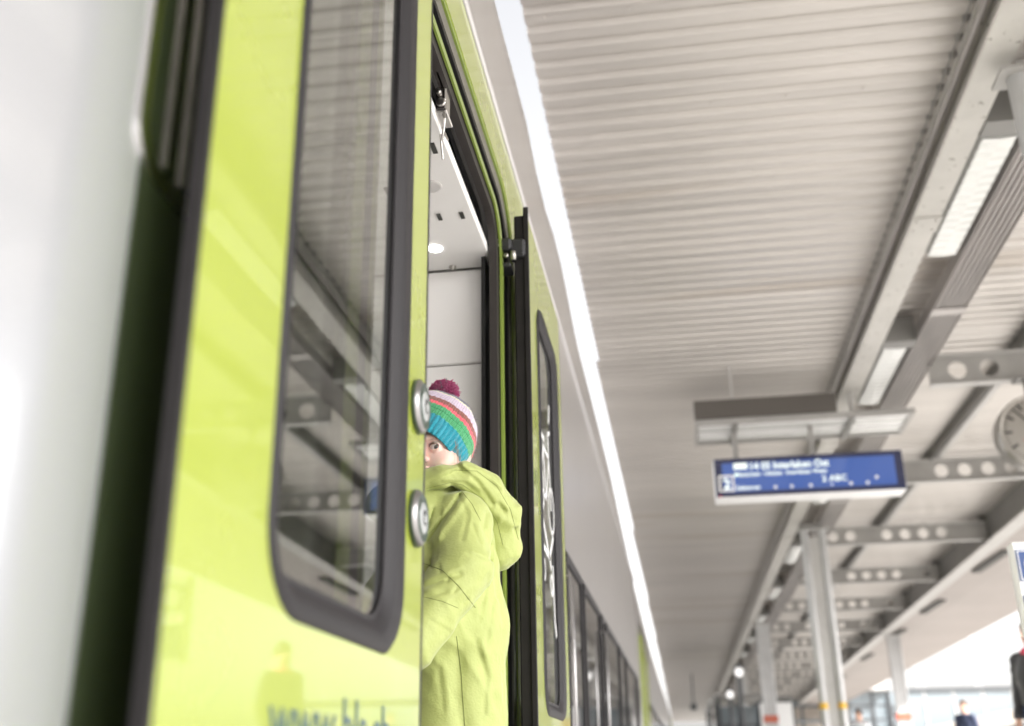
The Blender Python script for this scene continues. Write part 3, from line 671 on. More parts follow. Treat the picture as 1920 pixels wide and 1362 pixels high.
# ================================================================== DEPARTURE BOARD AND ITS RACK
bd = thing('departure_board', (1.22, 9.5, 2.2), 'blue lit departure board with white casing, hanging under the canopy and showing platform 2', 'departure board')
bx0, bx1, by0, by1, bz0, bz1 = .403, 2.02, 9.30, 9.56, 2.212, 2.562
obj('casing', MB().box(bx0, bx1, by0 + .012, by1, bz0 - .004, bz1 + .004, b=.006), 'board_white', bd)
FD = 0
obj('bezel', MB().box(bx0 + .004, bx1 - .004, by0, by0 + .0115, bz0 + .004, bz1 - .002, b=.002), 'board_frame', bd)
obj('screen', MB().box(bx0 + .07, bx1 - .075, by0 - .004, by0 - .0005, bz0 + .045, bz1 - .045), 'screen', bd)
X, Z = (1, 0, 0), (0, 0, 1); ty = by0 - .0055
obj('train_badge', MB().box(.575, .695, ty - .001, ty + .001, 2.458, 2.512, b=.0), 'screen_text', bd)
text('departure_line', '14 05 Interlaken Ost', .088, 'screen_text', bd, (.71, ty, 2.450), X, Z, sx=.92, bold=.002)
text('via_line', 'Münsingen  Uttigen  Interlaken West', .052, 'screen_text', bd, (.575, ty, 2.392), X, Z, sx=1.02, bold=.001)
text('sector_line', 'Sektoren', .056, 'screen_text', bd, (.585, ty, 2.272), X, Z, bold=.001)
text('class_line', '2 ABC', .075, 'screen_text', bd, (1.32, ty, 2.312), X, Z, sx=1.05, bold=.001)
n2 = text('track_number', '2', .13, 'screen_text', bd, (.505, ty, 2.285), X, Z, align='CENTER', bold=.003)
b = MB(); b.box(.435, .57, ty - .001, ty + .001, 2.392, 2.410); b.box(.435, .57, ty - .001, ty + .001, 2.262, 2.275); b.box(.435, .452, ty - .001, ty + .001, 2.275, 2.392); b.box(.553, .57, ty - .001, ty + .001, 2.275, 2.392)
obj('number_frame', b, 'board_white', bd)
b = MB(); b.lathe((.44, by0 - .001, 2.222), (0, -1, 0), [(0, .008), (.003, .006)], 8); obj('status_lamp', b, 'red_led', bd)
for (x, big) in ((.92, 1), (1.06, 1), (1.22, 1), (1.40, 0), (1.56, 1), (1.70, 1), (1.78, 1)):
    b = MB(); ys_ = 2.283 + (.045 if x > 1.75 else 0); b.lathe((x, ty + .001, ys_), (0, -1, 0), [(0, .016 if big else .01), (.002, .014 if big else .008)], 10); obj('lamp_glint', b, 'board_white', bd)  # white discs stand in for lamps reflected in the screen glass
for x in (.62, 1.30): obj('hanger', MB().box(x - .022, x + .022, 9.50, 9.54, bz1 + .004, 2.895), 'beam2', bd)
rk = thing('hanging_rack', (1.22, 9.6, 2.9), 'slatted grey metal rack hanging level just above the departure board', 'rack')
b = MB(); b.box(.27, 2.18, 9.28, 9.32, 2.88, 2.93); b.box(.27, 2.18, 9.90, 9.94, 2.88, 2.93); b.box(2.14, 2.18, 9.32, 9.90, 2.885, 2.925); b.box(.27, .30, 9.32, 9.90, 2.885, 2.925); obj('frame', b, 'beam2', rk)
for k in range(4): yy = 9.36 + k*.135; obj('slat', MB().box(.30, 2.14, yy, yy + .085, 2.895, 2.915, b=.004), 'lens' if k % 2 else 'board_white', rk)
b = MB(); b.box(.60, .65, 9.28, 9.94, 2.86, 2.88); b.box(1.62, 1.67, 9.28, 9.94, 2.86, 2.88); obj('cross_bar', b, 'girder', rk)
obj('carrier_beam', MB().box(.27, 1.52, 9.27, 9.40, 2.94, 3.11, b=.004), 'carrier', rk)
obj('hanger', MB().tube([(.62, 9.33, 3.10), (.62, 9.33, 3.45)], .010, 8), 'flange', rk); obj('hanger', MB().tube([(1.70, 9.6, 2.92), (1.70, 9.6, 3.2)], .02, 8), 'flange', rk)

# ================================================================== CLOCK
ck = thing('platform_clock', (3.0, 8.9, 2.53), 'round white station clock cut by the right edge of the picture', 'clock')
cc = Vector((3.015, 8.83, 2.53)); Rk = .315
obj('case', MB().lathe(cc + Vector((0, .20, 0)), (0, -1, 0), [(0, Rk*.9), (.02, Rk), (.18, Rk), (.205, Rk*.985), (.205, Rk*.93), (.190, Rk*.92)], 48), 'clock_case', ck)
obj('dial', MB().lathe(cc + Vector((0, .012, 0)), (0, -1, 0), [(0, Rk*.92), (.001, Rk*.92)], 48), 'clock_white', ck)
for i in range(60):
    a = 2*math.pi*i/60; big = i % 5 == 0; r0, r1, w = (Rk*.66, Rk*.86, .010) if big else (Rk*.80, Rk*.86, .0035)
    d = Vector((math.sin(a), 0, math.cos(a))); q = Vector((math.cos(a), 0, -math.sin(a))) * w; P = cc + Vector((0, .0095, 0))
    v = [P + d*r0 - q, P + d*r1 - q, P + d*r1 + q, P + d*r0 + q]; b = MB(); b.add(v + [p - Vector((0, .001, 0)) for p in v], [(0,1,2,3),(7,6,5,4),(0,4,5,1),(1,5,6,2),(2,6,7,3),(3,7,4,0)])
    obj('hour_mark' if big else 'minute_mark', b, 'dark_ink', ck)
def hand(a, r0, r1, w, off, mt, nm):
    a = R_(a); d = Vector((math.sin(a), 0, math.cos(a))); q = Vector((math.cos(a), 0, -math.sin(a))) * w; P = cc + Vector((0, off, 0))
    v = [P + d*r0 - q, P + d*r1 - q*.7, P + d*r1 + q*.7, P + d*r0 + q]; b = MB(); b.add(v + [p - Vector((0, .002, 0)) for p in v], [(0,1,2,3),(7,6,5,4),(0,4,5,1),(1,5,6,2),(2,6,7,3),(3,7,4,0)]); obj(nm, b, mt, ck)
hand(318, -.06, Rk*.84, .009, .006, 'dark_ink', 'minute_hand'); hand(55, -.06, Rk*.55, .012, .002, 'dark_ink', 'hour_hand'); hand(242, -.05, Rk*.5, .003, -.002, 'red_ink', 'second_hand')
b = MB(); b.tube([(3.015, 8.93, 2.84), (3.015, 8.93, 3.02)], .025, 10); b.box(2.93, 3.10, 8.86, 9.02, 3.0, 3.017); obj('bracket', b, 'girder', ck)

# ================================================================== PLATFORM SIGN at right
SY = 4.24; q_ = SY/8.; w_ = .34
sg = thing('platform_sign', (1.26 + w_/2, SY, PZ), 'white framed sign on posts with blue squares, cut by the right edge', 'sign')
obj('panel', MB().box(2.375*q_, 2.375*q_ + w_, SY, SY + .05, .80*q_, 1.48*q_, b=.012), 'board_white', sg)
for px_ in (.13, .28): obj('post', MB().tube([(2.375*q_ + px_, SY + .03, PZ), (2.375*q_ + px_, SY + .03, .80*q_)], .018, 10), 'column', sg)
obj('blue_square', MB().box(2.405*q_, 2.405*q_ + .13, SY - .004, SY - .0005, 1.20*q_, 1.42*q_), 'sign_blue', sg)
obj('white_disc', MB().lathe((2.405*q_ + .065, SY - .0045, 1.31*q_), (0, -1, 0), [(0, .041), (.001, .041)], 28), 'board_white', sg)
b = MB(); x0, x1, z0, z1 = 2.405*q_ + .005, 2.405*q_ + .125, 1.20*q_ + .004, 1.42*q_ - .004
for (a0, a1, c0, c1) in ((x0, x1, z1 - .003, z1), (x0, x1, z0, z0 + .003), (x0, x0 + .003, z0 + .003, z1 - .003), (x1 - .003, x1, z0 + .003, z1 - .003)): b.box(a0, a1, SY - .0055, SY - .0042, c0, c1)
obj('square_outline', b, 'board_white', sg)
obj('blue_panel', MB().box(2.405*q_, 2.405*q_ + w_ - .04, SY - .004, SY - .0005, .84*q_, 1.10*q_), 'sign_blue', sg)

# ================================================================== FAR THINGS
# glass fronted hall closing the platform
gh = thing('glass_hall', (7.2, 60, PZ), 'glass fronted hall with dark mullions at the end of the platform', 'building')
obj('fascia', MB().box(3.2, 10.6, 59.4, 62, 3.62, 4.25, b=.02), 'flange', gh)
xs = [3.6, 4.9, 6.1, 7.3, 8.5, 9.7, 10.5]
for x in xs: obj('mullion', MB().box(x - .06, x + .06, 59.9, 60.05, PZ, 3.6), 'mullion', gh)
for z in (2.15, 2.85): obj('transom', MB().box(3.6, 10.5, 59.95, 60.02, z, z + .1), 'mullion', gh)
for a, c in zip(xs, xs[1:]):
    for z0, z1 in ((PZ, 2.13), (2.27, 2.83), (2.97, 3.58)): obj('pane', MB().box(a + .08, c - .08, 59.97, 60.0, z0, z1), 'beige' if (z1 < 3 and a < 8) else 'pane_bg', gh)
# footbridge at right: glass sided truss over a beige ramp
fbr = thing('footbridge', (14, 58, PZ), 'glass sided footbridge with dark top rail above a sloping beige ramp', 'bridge')
obj('top_rail', MB().box(10.7, 22, 57.9, 58.2, 3.42, 3.60), 'mullion', fbr)
for i in range(8):
    x = 11.2 + i*1.4; obj('pane', MB().box(x - .6, x + .6, 58.0, 58.03, .4, 3.40), 'pane_bg', fbr)
    obj('post', MB().tube([(x - .68, 58.05, PZ), (x - .68, 58.05, 3.42)], .06, 8), 'flange', fbr)
    obj('diagonal', MB().tube([(x - .6, 58.1, 3.38), (x + .5, 58.1, 1.9)], .035, 6), 'mullion', fbr)
b = MB()
V = [(9.5, 55.5, 1.30), (22, 55.5, 3.55), (22, 57.5, 3.55), (9.5, 57.5, 1.30), (9.5, 55.5, .70), (22, 55.5, 2.95), (22, 57.5, 2.95), (9.5, 57.5, .70)]
b.add(V, [(0,1,2,3),(7,6,5,4),(0,4,5,1),(1,5,6,2),(2,6,7,3),(3,7,4,0)]); obj('ramp', b, 'beige', fbr)
b = MB(); 
for x in (12.5, 15.5, 18.5): b.box(x, x + .35, 56.2, 56.6, PZ, 1.0 + (x - 9.5)*.18)
obj('pier', b, 'beige', fbr)
for (x, y, h, lab) in ((1.31, 26, 1.94, 'black lamp post with one lit globe, left of the red banded column'), (1.27, 31, 1.75, 'smaller lamp post with a lit globe, nearest the train'), (7.6, 43, 2.95, 'lamp post with a lit globe, under the neighbouring canopy at right')):
    lp = thing('lamp_post', (x, y, PZ), lab, 'lamp post', 'lamp posts with globes')
    obj('post', MB().tube([(x, y, PZ), (x, y, h)], .05 if x < 7 else .03, 10), 'mullion', lp); obj('cap', MB().lathe((x, y, h + .22), (0, 0, 1), [(0, .12), (.05, .08), (.08, .02)], 14), 'mullion', lp)
    b = MB(); b.lathe((x, y, h), (0, 0, 1), [(.02, .04), (.04, .07), (.10, .09), (.16, .08), (.21, .04)], 16); obj('globe', b, 'globe', lp)
sh = thing('glass_shelter', (1.6, 34, PZ), 'dark framed glass waiting shelter between the train and the columns', 'shelter')
for x in (1.0, 1.65, 2.3):
    for y in (33, 36): obj('post', MB().box(x - .05, x + .05, y - .05, y + .05, PZ, 1.9), 'mullion', sh)
for a in (1.05, 1.70):
    for z0 in (.6, 1.15): obj('pane', MB().box(a, a + .55, 33, 33.02, z0, z0 + .5), 'pane_bg', sh)
    obj('transom', MB().box(a, a + .55, 32.97, 33.05, 1.10, 1.15), 'mullion', sh)
obj('roof', MB().box(.9, 2.4, 32.8, 36.2, 1.9, 2.0, b=.02), 'beam2', sh)
cb = thing('camera_box', (.42, 44, 2.9), 'small dark box hanging from the far end of the canopy', 'surveillance camera')
obj('housing', MB().box(.26, .50, 44, 44.3, 2.10, 2.35, b=.02), 'mullion', cb); obj('stem', MB().tube([(.38, 44.15, 2.35), (.38, 44.15, 3.45)], .03, 8), 'mullion', cb)

# yard structures, buildings and platform furniture far away
for i, (x, y, hh) in enumerate(((12.6, 62, 7.2), (17.6, 70, 8.0), (20.5, 64, 7.4))):
    ms = thing('catenary_mast', (x, y, -1.3), ('lattice mast left of the others, above the footbridge', 'tall lattice mast in the middle, above the footbridge', 'lattice mast nearest the right edge, above the footbridge')[i], 'mast', 'masts beyond the footbridge')
    for s_ in (-.18, .18): obj('post', MB().tube([(x + s_, y, -1.3), (x + s_*.6, y, hh)], .04, 6), 'column', ms)
    b = MB(); k_ = 9
    for q in range(k_): z0_, z1_ = 3.6 + q*(hh - 3.6)/k_, 3.6 + (q+1)*(hh - 3.6)/k_; b.tube([(x - .15*(-1)**q, y, z0_), (x + .15*(-1)**q, y, z1_)], .02, 4)
    obj('lattice', b, 'column', ms); obj('arm', MB().tube([(x, y, hh - .8), (x - 2.6, y, hh - .5)], .04, 6), 'column', ms)
for i, (x, y, w, h_, lab) in enumerate(((20, 95, 9, 5.6, 'pale office block behind the footbridge at the right edge'), (9, 100, 8, 4.9, 'pale low block behind the footbridge and the glass hall'))):
    bl = thing('office_block', (x, y, -1.3), lab, 'building'); obj('wall', MB().box(x - w/2, x + w/2, y, y + 8, -1.3, h_), 'pane_bg', bl)
    for r_i in range(4):
        for c_i in range(6): xx = x - w/2 + .5 + c_i*(w - 1)/6; obj('window', MB().box(xx, xx + (w - 1)/6 - .3, y - .03, y + .02, -.2 + r_i*1.3, .7 + r_i*1.3), 'mullion', bl)
def bench(x, y, label):
    t = thing('bench', (x, y, PZ), label, 'bench', 'platform benches')
    for k in range(3): obj('slat', MB().box(x - .7, x + .7, y + k*.14, y + k*.14 + .11, PZ + .43, PZ + .46, b=.006), 'beam2', t)
    for k in range(2): obj('back_slat', MB().box(x - .7, x + .7, y + .44, y + .47, PZ + .55 + k*.15, PZ + .66 + k*.15, b=.006), 'beam2', t)
    for q in (-1, 1): obj('leg', MB().box(x + q*.55 - .03, x + q*.55 + .03, y, y + .40, PZ, PZ + .43, b=.005), 'mullion', t)
bench(3.6, 19.0, 'grey slatted bench nearer the camera, beside the twin tube column'); bench(3.6, 30.0, 'grey slatted bench farther along the platform')
for (x, y, lab) in ((2.9, 19.4, 'grey waste bin beside the nearer bench'), (2.9, 30.4, 'grey waste bin beside the farther bench')):
    t = thing('waste_bin', (x, y, PZ), lab, 'bin'); obj('drum', MB().lathe((x, y, PZ), (0, 0, 1), [(0, .2), (.02, .22), (.85, .22), (.87, .2)], 20), 'mullion', t); obj('lid', MB().lathe((x, y, PZ + .88), (0, 0, 1), [(0, .23), (.04, .22), (.09, .1)], 20), 'column', t)
for i, (x, y, lab) in enumerate(((2.55, 32, 'tall framed poster case left of the glass hall'), (3.1, 40, 'second framed poster case, smaller and farther'))):
    t = thing('poster_case', (x, y, PZ), lab, 'sign'); obj('case', MB().box(x - .5, x + .5, y, y + .15, PZ + .5, 1.75, b=.02), 'mullion', t); obj('poster', MB().box(x - .44, x + .44, y - .012, y - .001, PZ + .6, 1.68), 'board_white', t)
    for q in (-1, 1): obj('post', MB().tube([(x + q*.42, y + .07, PZ), (x + q*.42, y + .07, PZ + .5)], .04, 8), 'column', t)
for i, (x, y, h_) in enumerate(((.85, 37, 1.9), (1.15, 41, 2.05), (.95, 48, 2.2))):
    lp = thing('lamp_post', (x, y, PZ), ('slim lamp post nearest the train, beyond the shelter', 'slim lamp post in the middle beyond the shelter', 'slim lamp post farthest along the platform')[i], 'lamp post', 'lamp posts with globes')
    obj('post', MB().tube([(x, y, PZ), (x, y, h_)], .05, 8), 'mullion', lp); b = MB(); b.lathe((x, y, h_), (0, 0, 1), [(.02, .03), (.06, .07), (.14, .07), (.18, .03)], 12); obj('globe', b, 'column', lp)

# ================================================================== PEOPLE
def person(x, y, h, face, label, top, legs, scarf=None, res=.016, arm='down', hair=True):
    """adult figure; face = yaw of facing direction (radians, 0 = +x)"""
    k = h / 1.75; c, s = math.cos(face), math.sin(face)
    def T(f, l, z): return (x + (f*c - l*s)*k, y + (f*s + l*c)*k, PZ + z*k)
    p = thing('person', (x, y, PZ), label, 'person')
    AX = [(c, s, 0), (-s, c, 0), (0, 0, 1)]
    def legsf(P, o=0):
        d = 9
        for q in (-1, 1):
            a = cap(P, T(0, q*.09, .92), T(.01, q*.10, .50), (.085+o)*k, (.058+o)*k); a = smin(a, cap(P, T(.01, q*.10, .50), T(-.02, q*.10, .10), (.055+o)*k, (.038+o)*k), .02)
            d = smin(d, a, .02)
        return smin(d, ell(P, T(0, 0, .96), ((.12+o)*k, (.17+o)*k, (.13+o)*k), AX), .05)
    def feet(P):
        d = 9
        for q in (-1, 1): d = np.minimum(d, cap(P, T(-.03, q*.10, .05), T(.15, q*.12, .035), .045*k, .035*k))
        return d
    def torso(P, o=0):
        d = ell(P, T(0, 0, 1.25), ((.125+o)*k, (.185+o)*k, (.24+o)*k), AX); d = smin(d, ell(P, T(0, 0, 1.02), ((.115+o)*k, (.16+o)*k, (.14+o)*k), AX), .08)
        d = smin(d, cap(P, T(0, -.15, 1.42), T(0, .15, 1.42), (.06+o)*k, (.06+o)*k), .05)
        for q in (-1, 1):
            if arm == 'down': e, w = T(-.03, q*.24, 1.13), T(.06, q*.23, .90)
            else: e, w = T(.08, q*.24, 1.16), T(.30, q*.12, 1.24)
            d = smin(d, cap(P, T(0, q*.185, 1.41), e, (.055+o)*k, (.042+o)*k), .025); d = smin(d, cap(P, e, w, (.040+o)*k, (.030+o)*k), .02)
        return d
    def hd(P):
        d = ell(P, T(0, 0, 1.66), (.095*k, .075*k, .115*k), AX); d = smin(d, ell(P, T(.03, 0, 1.60), (.06*k, .055*k, .075*k), AX), .03)
        d = smin(d, cap(P, T(.095, 0, 1.66), T(.115, 0, 1.63), .010*k, .014*k), .015)
        d = smin(d, cap(P, T(-.01, 0, 1.55), T(-.01, 0, 1.42), .055*k, .06*k), .03)
        for q in (-1, 1):
            d = np.minimum(d, ell(P, T(-.01, q*.076, 1.65), (.02*k, .010*k, .03*k), AX)); e = T(.075, q*.033, 1.675); d = np.maximum(d, -(np.sqrt((P[0]-e[0])**2 + (P[1]-e[1])**2 + (P[2]-e[2])**2) - .013*k))
            hh = T(.09, q*.22, .80) if arm == 'down' else T(.38, q*.09, 1.27); w = T(.06, q*.23, .90) if arm == 'down' else T(.30, q*.12, 1.24)
            d = smin(d, cap(P, w, hh, .026*k, .030*k), .015)
            for fi in range(4):
                off = (fi - 1.5)*.017
                tip = T(.10 + off, q*.215, .70 + abs(off)*.6) if arm == 'down' else T(.46, q*.05 + q*off*.2, 1.27 + off)
                st_ = T(.09 + off, q*.22, .80) if arm == 'down' else T(.39, q*.09, 1.27 + off); d = smin(d, cap(P, st_, tip, .009*k, .007*k), .006)
        return d
    body = lambda P: smin(smin(smin(hd(P), torso(P, -.012), .02), legsf(P, -.012), .03), feet(P) + .008, .01)
    lo = (x - .55*k, y - .55*k, PZ - .02); hi = (x + .55*k, y + .55*k, PZ + 1.82*k)
    nets(body, lo, hi, res, 'body', 'skin_bg', p)
    cut = T(0, 0, .95)[2]
    def tops(P): 
        d = torso(P, .018); w = .006*vnoise(P[0]*14, P[1]*14, P[2]*26, 3); return np.maximum(d + w, np.maximum(T(0,0,.88)[2] - P[2], P[2] - T(0,0,1.50)[2]))
    nets(tops, lo, hi, res, 'jacket', top, p)
    nets(lambda P: np.maximum(legsf(P, .010), np.maximum(T(0,0,.06)[2] - P[2], P[2] - T(0,0,1.02)[2])), lo, hi, res, 'trousers', legs, p)
    nets(lambda P: feet(P) - .004, lo, (hi[0], hi[1], PZ + .25), res, 'shoes', 'boot', p)
    if hair: nets(lambda P: np.maximum(ell(P, T(-.015, 0, 1.69), (.103*k, .088*k, .112*k), AX), -ell(P, T(.10, 0, 1.60), (.09*k, .10*k, .115*k), AX)), lo, hi, res*.7, 'hair', 'hair', p)
    for q in (-1, 1):
        b = MB(); e = T(.078, q*.033, 1.675); b.lathe(Vector(e) - Vector((c, s, 0))*.012*k, (c, s, 0), [(0, .008*k), (.008*k, .012*k), (.012*k, .011*k), (.016*k, .006*k)], 10); obj('eye', b, 'pupil', p)
    if scarf: nets(lambda P: np.maximum(ell(P, T(.01, 0, 1.485), (.105*k, .105*k, .055*k), AX), -ell(P, T(0, 0, 1.49), (.05*k, .05*k, .2), AX)) + .004*vnoise(P[0]*40, P[1]*40, P[2]*60, 5), lo, hi, res*.8, 'scarf', scarf, p)
    return p
person(3.03, 10.1, 1.60, math.pi*1.2, 'person in a black quilted jacket and pink scarf, cut by the right edge', 'black_cloth', 'navy_cloth', 'pink_cloth', .012)
person(5.72, 24.2, 1.66, math.pi*1.25, 'person with dark hair and navy coat at the bottom right', 'navy_cloth', 'navy_cloth', None, .02)
person(3.72, 25.0, 1.56, math.pi*1.3, 'small distant person in white between the columns at the bottom edge', 'white_cloth', 'navy_cloth', None, .02)

# ---------------- the child
ch = thing('person', (-.52, 2.38, -.44), 'child in a striped pompom beanie and lime hooded jacket peeking out of the train door', 'person')
Hc = np.array([-.528, 2.335, .684]); yw = math.atan2(-.96, -.27); f_ = np.array([math.cos(yw), math.sin(yw), 0]); r_ = np.array([-f_[1], f_[0], 0]); 
# r_ : points to image right when facing the camera (child's left)
r_ = np.array([-f_[1], f_[0], 0.]);  u_ = np.array([0, 0, 1.])
if r_[0] < 0: r_ = -r_
def H(r, f, u): return tuple(Hc + r_*r + f_*f + u_*u)
AXH = [tuple(r_), tuple(f_), (0, 0, 1)]
EYE = [(s*.030, .066, .002) for s in (-1, 1)]
def headf(P):
    d = ell(P, H(0, -.012, .022), (.070, .084, .086), AXH); d = smin(d, ell(P, H(0, .020, -.042), (.052, .052, .056), AXH), .03)
    for s in (-1, 1):
        d = smin(d, ell(P, H(s*.036, .042, -.030), (.030, .030, .030), AXH), .02)
        d = smin(d, cap(P, H(s*.012, .074, .024), H(s*.044, .058, .022), .010, .008), .016)
        e = H(s*.030, .082, .001); d = -smin(-d, ell(P, e, (.019, .013, .012), AXH), .010)
        q = H(*EYE[0 if s < 0 else 1]); lid = np.sqrt((P[0]-q[0])**2 + (P[1]-q[1])**2 + (P[2]-q[2])**2) - .0142
        ap = H(s*.030, .082, .001); lid = np.maximum(lid, -ell(P, ap, (.0130, .016, .0060), AXH)); d = np.minimum(smin(d, lid, .003), np.maximum(d, -1)) if False else smin(d, lid, .003)
        d = np.maximum(d, -ell(P, ap, (.0126, .016, .0058), AXH))
    d = smin(d, cap(P, H(0, .076, .004), H(0, .092, -.022), .007, .0095), .012)
    for s in (-1, 1): d = smin(d, ell(P, H(s*.010, .082, -.026), (.007, .008, .006), AXH), .006)
    d = smin(d, ell(P, H(0, .078, -.046), (.018, .007, .0045), AXH), .005); d = smin(d, ell(P, H(0, .076, -.054), (.015, .008, .005), AXH), .005)
    return smin(d, cap(P, H(0, -.015, -.07), H(0, -.02, -.16), .038, .045), .02)
NECK = H(0, -.02, -.15)
# body under the clothes
def bodyf(P):
    d = smin(cap(P, (-.508, 2.388, .43), (-.508, 2.39, .02), .078, .085), cap(P, (-.46, 2.31, .49), (-.60, 2.43, .49), .03, .03), .04)
    for (hx, hy, kx, ky, fx, fy) in ((-.48, 2.34, -.50, 2.30, -.49, 2.33), (-.57, 2.42, -.60, 2.39, -.59, 2.42)):
        d = smin(d, cap(P, (hx, hy, .02), (kx, ky, -.20), .062, .045), .02); d = smin(d, cap(P, (kx, ky, -.20), (fx, fy, -.39), .042, .03), .015)
    d = smin(d, cap(P, (-.440, 2.29, .50), (-.445, 2.22, .40), .035, .030), .02); d = smin(d, cap(P, (-.445, 2.22, .40), (-.560, 2.13, .225), .028, .022), .02)
    d = smin(d, cap(P, (-.60, 2.44, .50), (-.66, 2.40, .38), .035, .03), .02); d = smin(d, cap(P, (-.66, 2.40, .38), (-.70, 2.28, .30), .028, .022), .02)
    # hands with five fingers each
    for (w, dr, sp) in (((-.560, 2.13, .225), np.array([-.62, -.60, -.50]), np.array([.45, -.75, .35])), ((-.70, 2.28, .30), np.array([-.25, -.95, -.1]), np.array([.1, -.1, 1.]))):
        w = np.array(w); dr = dr/np.linalg.norm(dr); sp = sp - dr*(sp @ dr); sp /= np.linalg.norm(sp); pn = np.cross(dr, sp)
        d = smin(d, cap(P, w, w + dr*.05, .018, .021), .012)
        for i, ln in enumerate((.036, .042, .040, .031)):
            b0 = w + dr*.058 + sp*(i-1.5)*.0125; b1 = b0 + dr*ln*.55 + pn*.004; b2 = b1 + dr*ln*.40 + pn*.012
            d = smin(d, np.minimum(cap(P, b0, b1, .0065, .0060), cap(P, b1, b2, .0060, .0052)), .004)
        t0 = w + dr*.015 + sp*-.018; t1 = t0 + dr*.022 - sp*.016 + pn*.006; d = smin(d, np.minimum(cap(P, t0, t1, .008, .0070), cap(P, t1, t1 + dr*.022 + pn*.006, .0070, .0058)), .005)
    d = smin(d, headf(P), .012)
    return d
nets(bodyf, (-.80, 2.0, -.44), (-.36, 2.50, .56), .006, 'body', 'skin', ch)
nets(headf, (-.64, 2.22, .555), (-.44, 2.45, .82), .0022, 'head', 'skin', ch)
for s in (-1, 1):
    q = np.array(H(*EYE[0 if s < 0 else 1])); d = Vector(-q) ; d.normalize(); d = (d*.9 + Vector((.12, 0, .05))).normalized()
    b = MB(); prof = [(-.012, .003), (-.008, .0095), (0, .0126), (.005, .01155), (.0088, .0088), (.01085, .0060), (.01130, .0052), (.0121, .0030), (.01245, .0024), (.0127, .0004)]
    b.lathe(q, d, prof, 28, mis=[0, 0, 0, 0, 0, 1, 1, 2, 2]); obj('eye', b, ['eye_white', 'iris', 'pupil'], ch)
    b = MB()
    for t in np.linspace(-1, 1, 26):
        p0 = np.array(H(s*.030 + t*.0118, .0795 - .004*t*t, .0015 + .0059*math.sqrt(max(0, 1 - t*t)))); p1 = p0 + f_*.0045 + r_*t*.003 + u_*.0030; b.tube([p0, (p0+p1)/2 + f_*.0008, p1], [.0004, .0003, .0001], 4)
    b.tube([H(s*.030 + t*.0120, .0800 - .0045*t*t, .0015 + .0057*math.sqrt(max(0, 1 - t*t))) for t in np.linspace(-1, 1, 14)], .00055, 5)
    obj('eyelashes', b, 'lash', ch)
    b = MB()
    for i in range(70):
        t = random.uniform(-1, 1); p0 = np.array(H(s*.032 + t*.016, .079 - .010*(t*s*.5 + .5), .0205 - .003*t*t + random.uniform(-.0018, .0018))); p1 = p0 + r_*s*.005 + u_*random.uniform(0, .0015) + f_*.0008; b.tube([p0, p1], [.00028, .0001], 3)
    obj('eyebrow', b, 'brow', ch); ch.children[-1]['kind'] = 'stuff' if False else 'part'
    del ch.children[-1]['kind']

# jacket
def seg(P, A, B, w, dp):
    return dp * np.exp(-(cap(P, A, B, 0, 0) / w)**2)
def folds(P, amp=1.):
    a, c = P[0]*.8 + P[2]*.6, P[2]*.8 - P[0]*.6      # diagonal creases
    wx = .02*vnoise(P[0]*9, P[1]*9, P[2]*9, 11)
    n = .006*vnoise(P[0]*12 + 3, P[1]*12, P[2]*9, 1) + .012*(np.abs(vnoise((a + wx)*24, P[1]*14, (c + wx)*8, 2)) - .3) + .006*(np.abs(vnoise((c + wx)*34, P[1]*20, (a - wx)*12, 4)) - .3) + .0022*(np.abs(vnoise(a*80, P[1]*70, c*36, 6)) - .3)
    n = n*.8
    return n * amp
def torsoj(P):
    d = cap(P, (-.505, 2.39, .47), (-.500, 2.39, .30), .105, .117); d = smin(d, cap(P, (-.500, 2.39, .30), (-.515, 2.39, -.08), .117, .135), .03)
    d = smin(d, cap(P, (-.45, 2.31, .515), (-.61, 2.44, .515), .052, .052), .05)
    d = smin(d, cap(P, (-.53, 2.35, .52), (-.53, 2.34, .58), .075, .062), .03)
    d = smin(d, smin(cap(P, (-.60, 2.44, .52), (-.67, 2.40, .38), .055, .05), cap(P, (-.67, 2.40, .38), (-.70, 2.29, .305), .05, .042), .015), .012)
    return d
def vf(P, pts, w, dp):
    """crease along a polyline given as (x, z) at y = 2.25, running straight back into the cloth"""
    k = 2.25 / P[1]; X, Z = P[0]*k, P[2]*k; m = 9
    for (a, c) in zip(pts, pts[1:]):
        dx, dz = c[0]-a[0], c[1]-a[1]; t = np.clip(((X-a[0])*dx + (Z-a[1])*dz) / (dx*dx + dz*dz), 0, 1); m = np.minimum(m, np.hypot(X-a[0]-t*dx, Z-a[1]-t*dz))
    return dp * np.exp(-(m/w)**2) * (P[1] < 2.36)
def sleeve(P):
    a = cap(P, (-.468, 2.295, .515), (-.450, 2.242, .405), .074, .067); b = cap(P, (-.450, 2.242, .405), (-.535, 2.14, .235), .066, .050)
    return smin(a, b, .010)
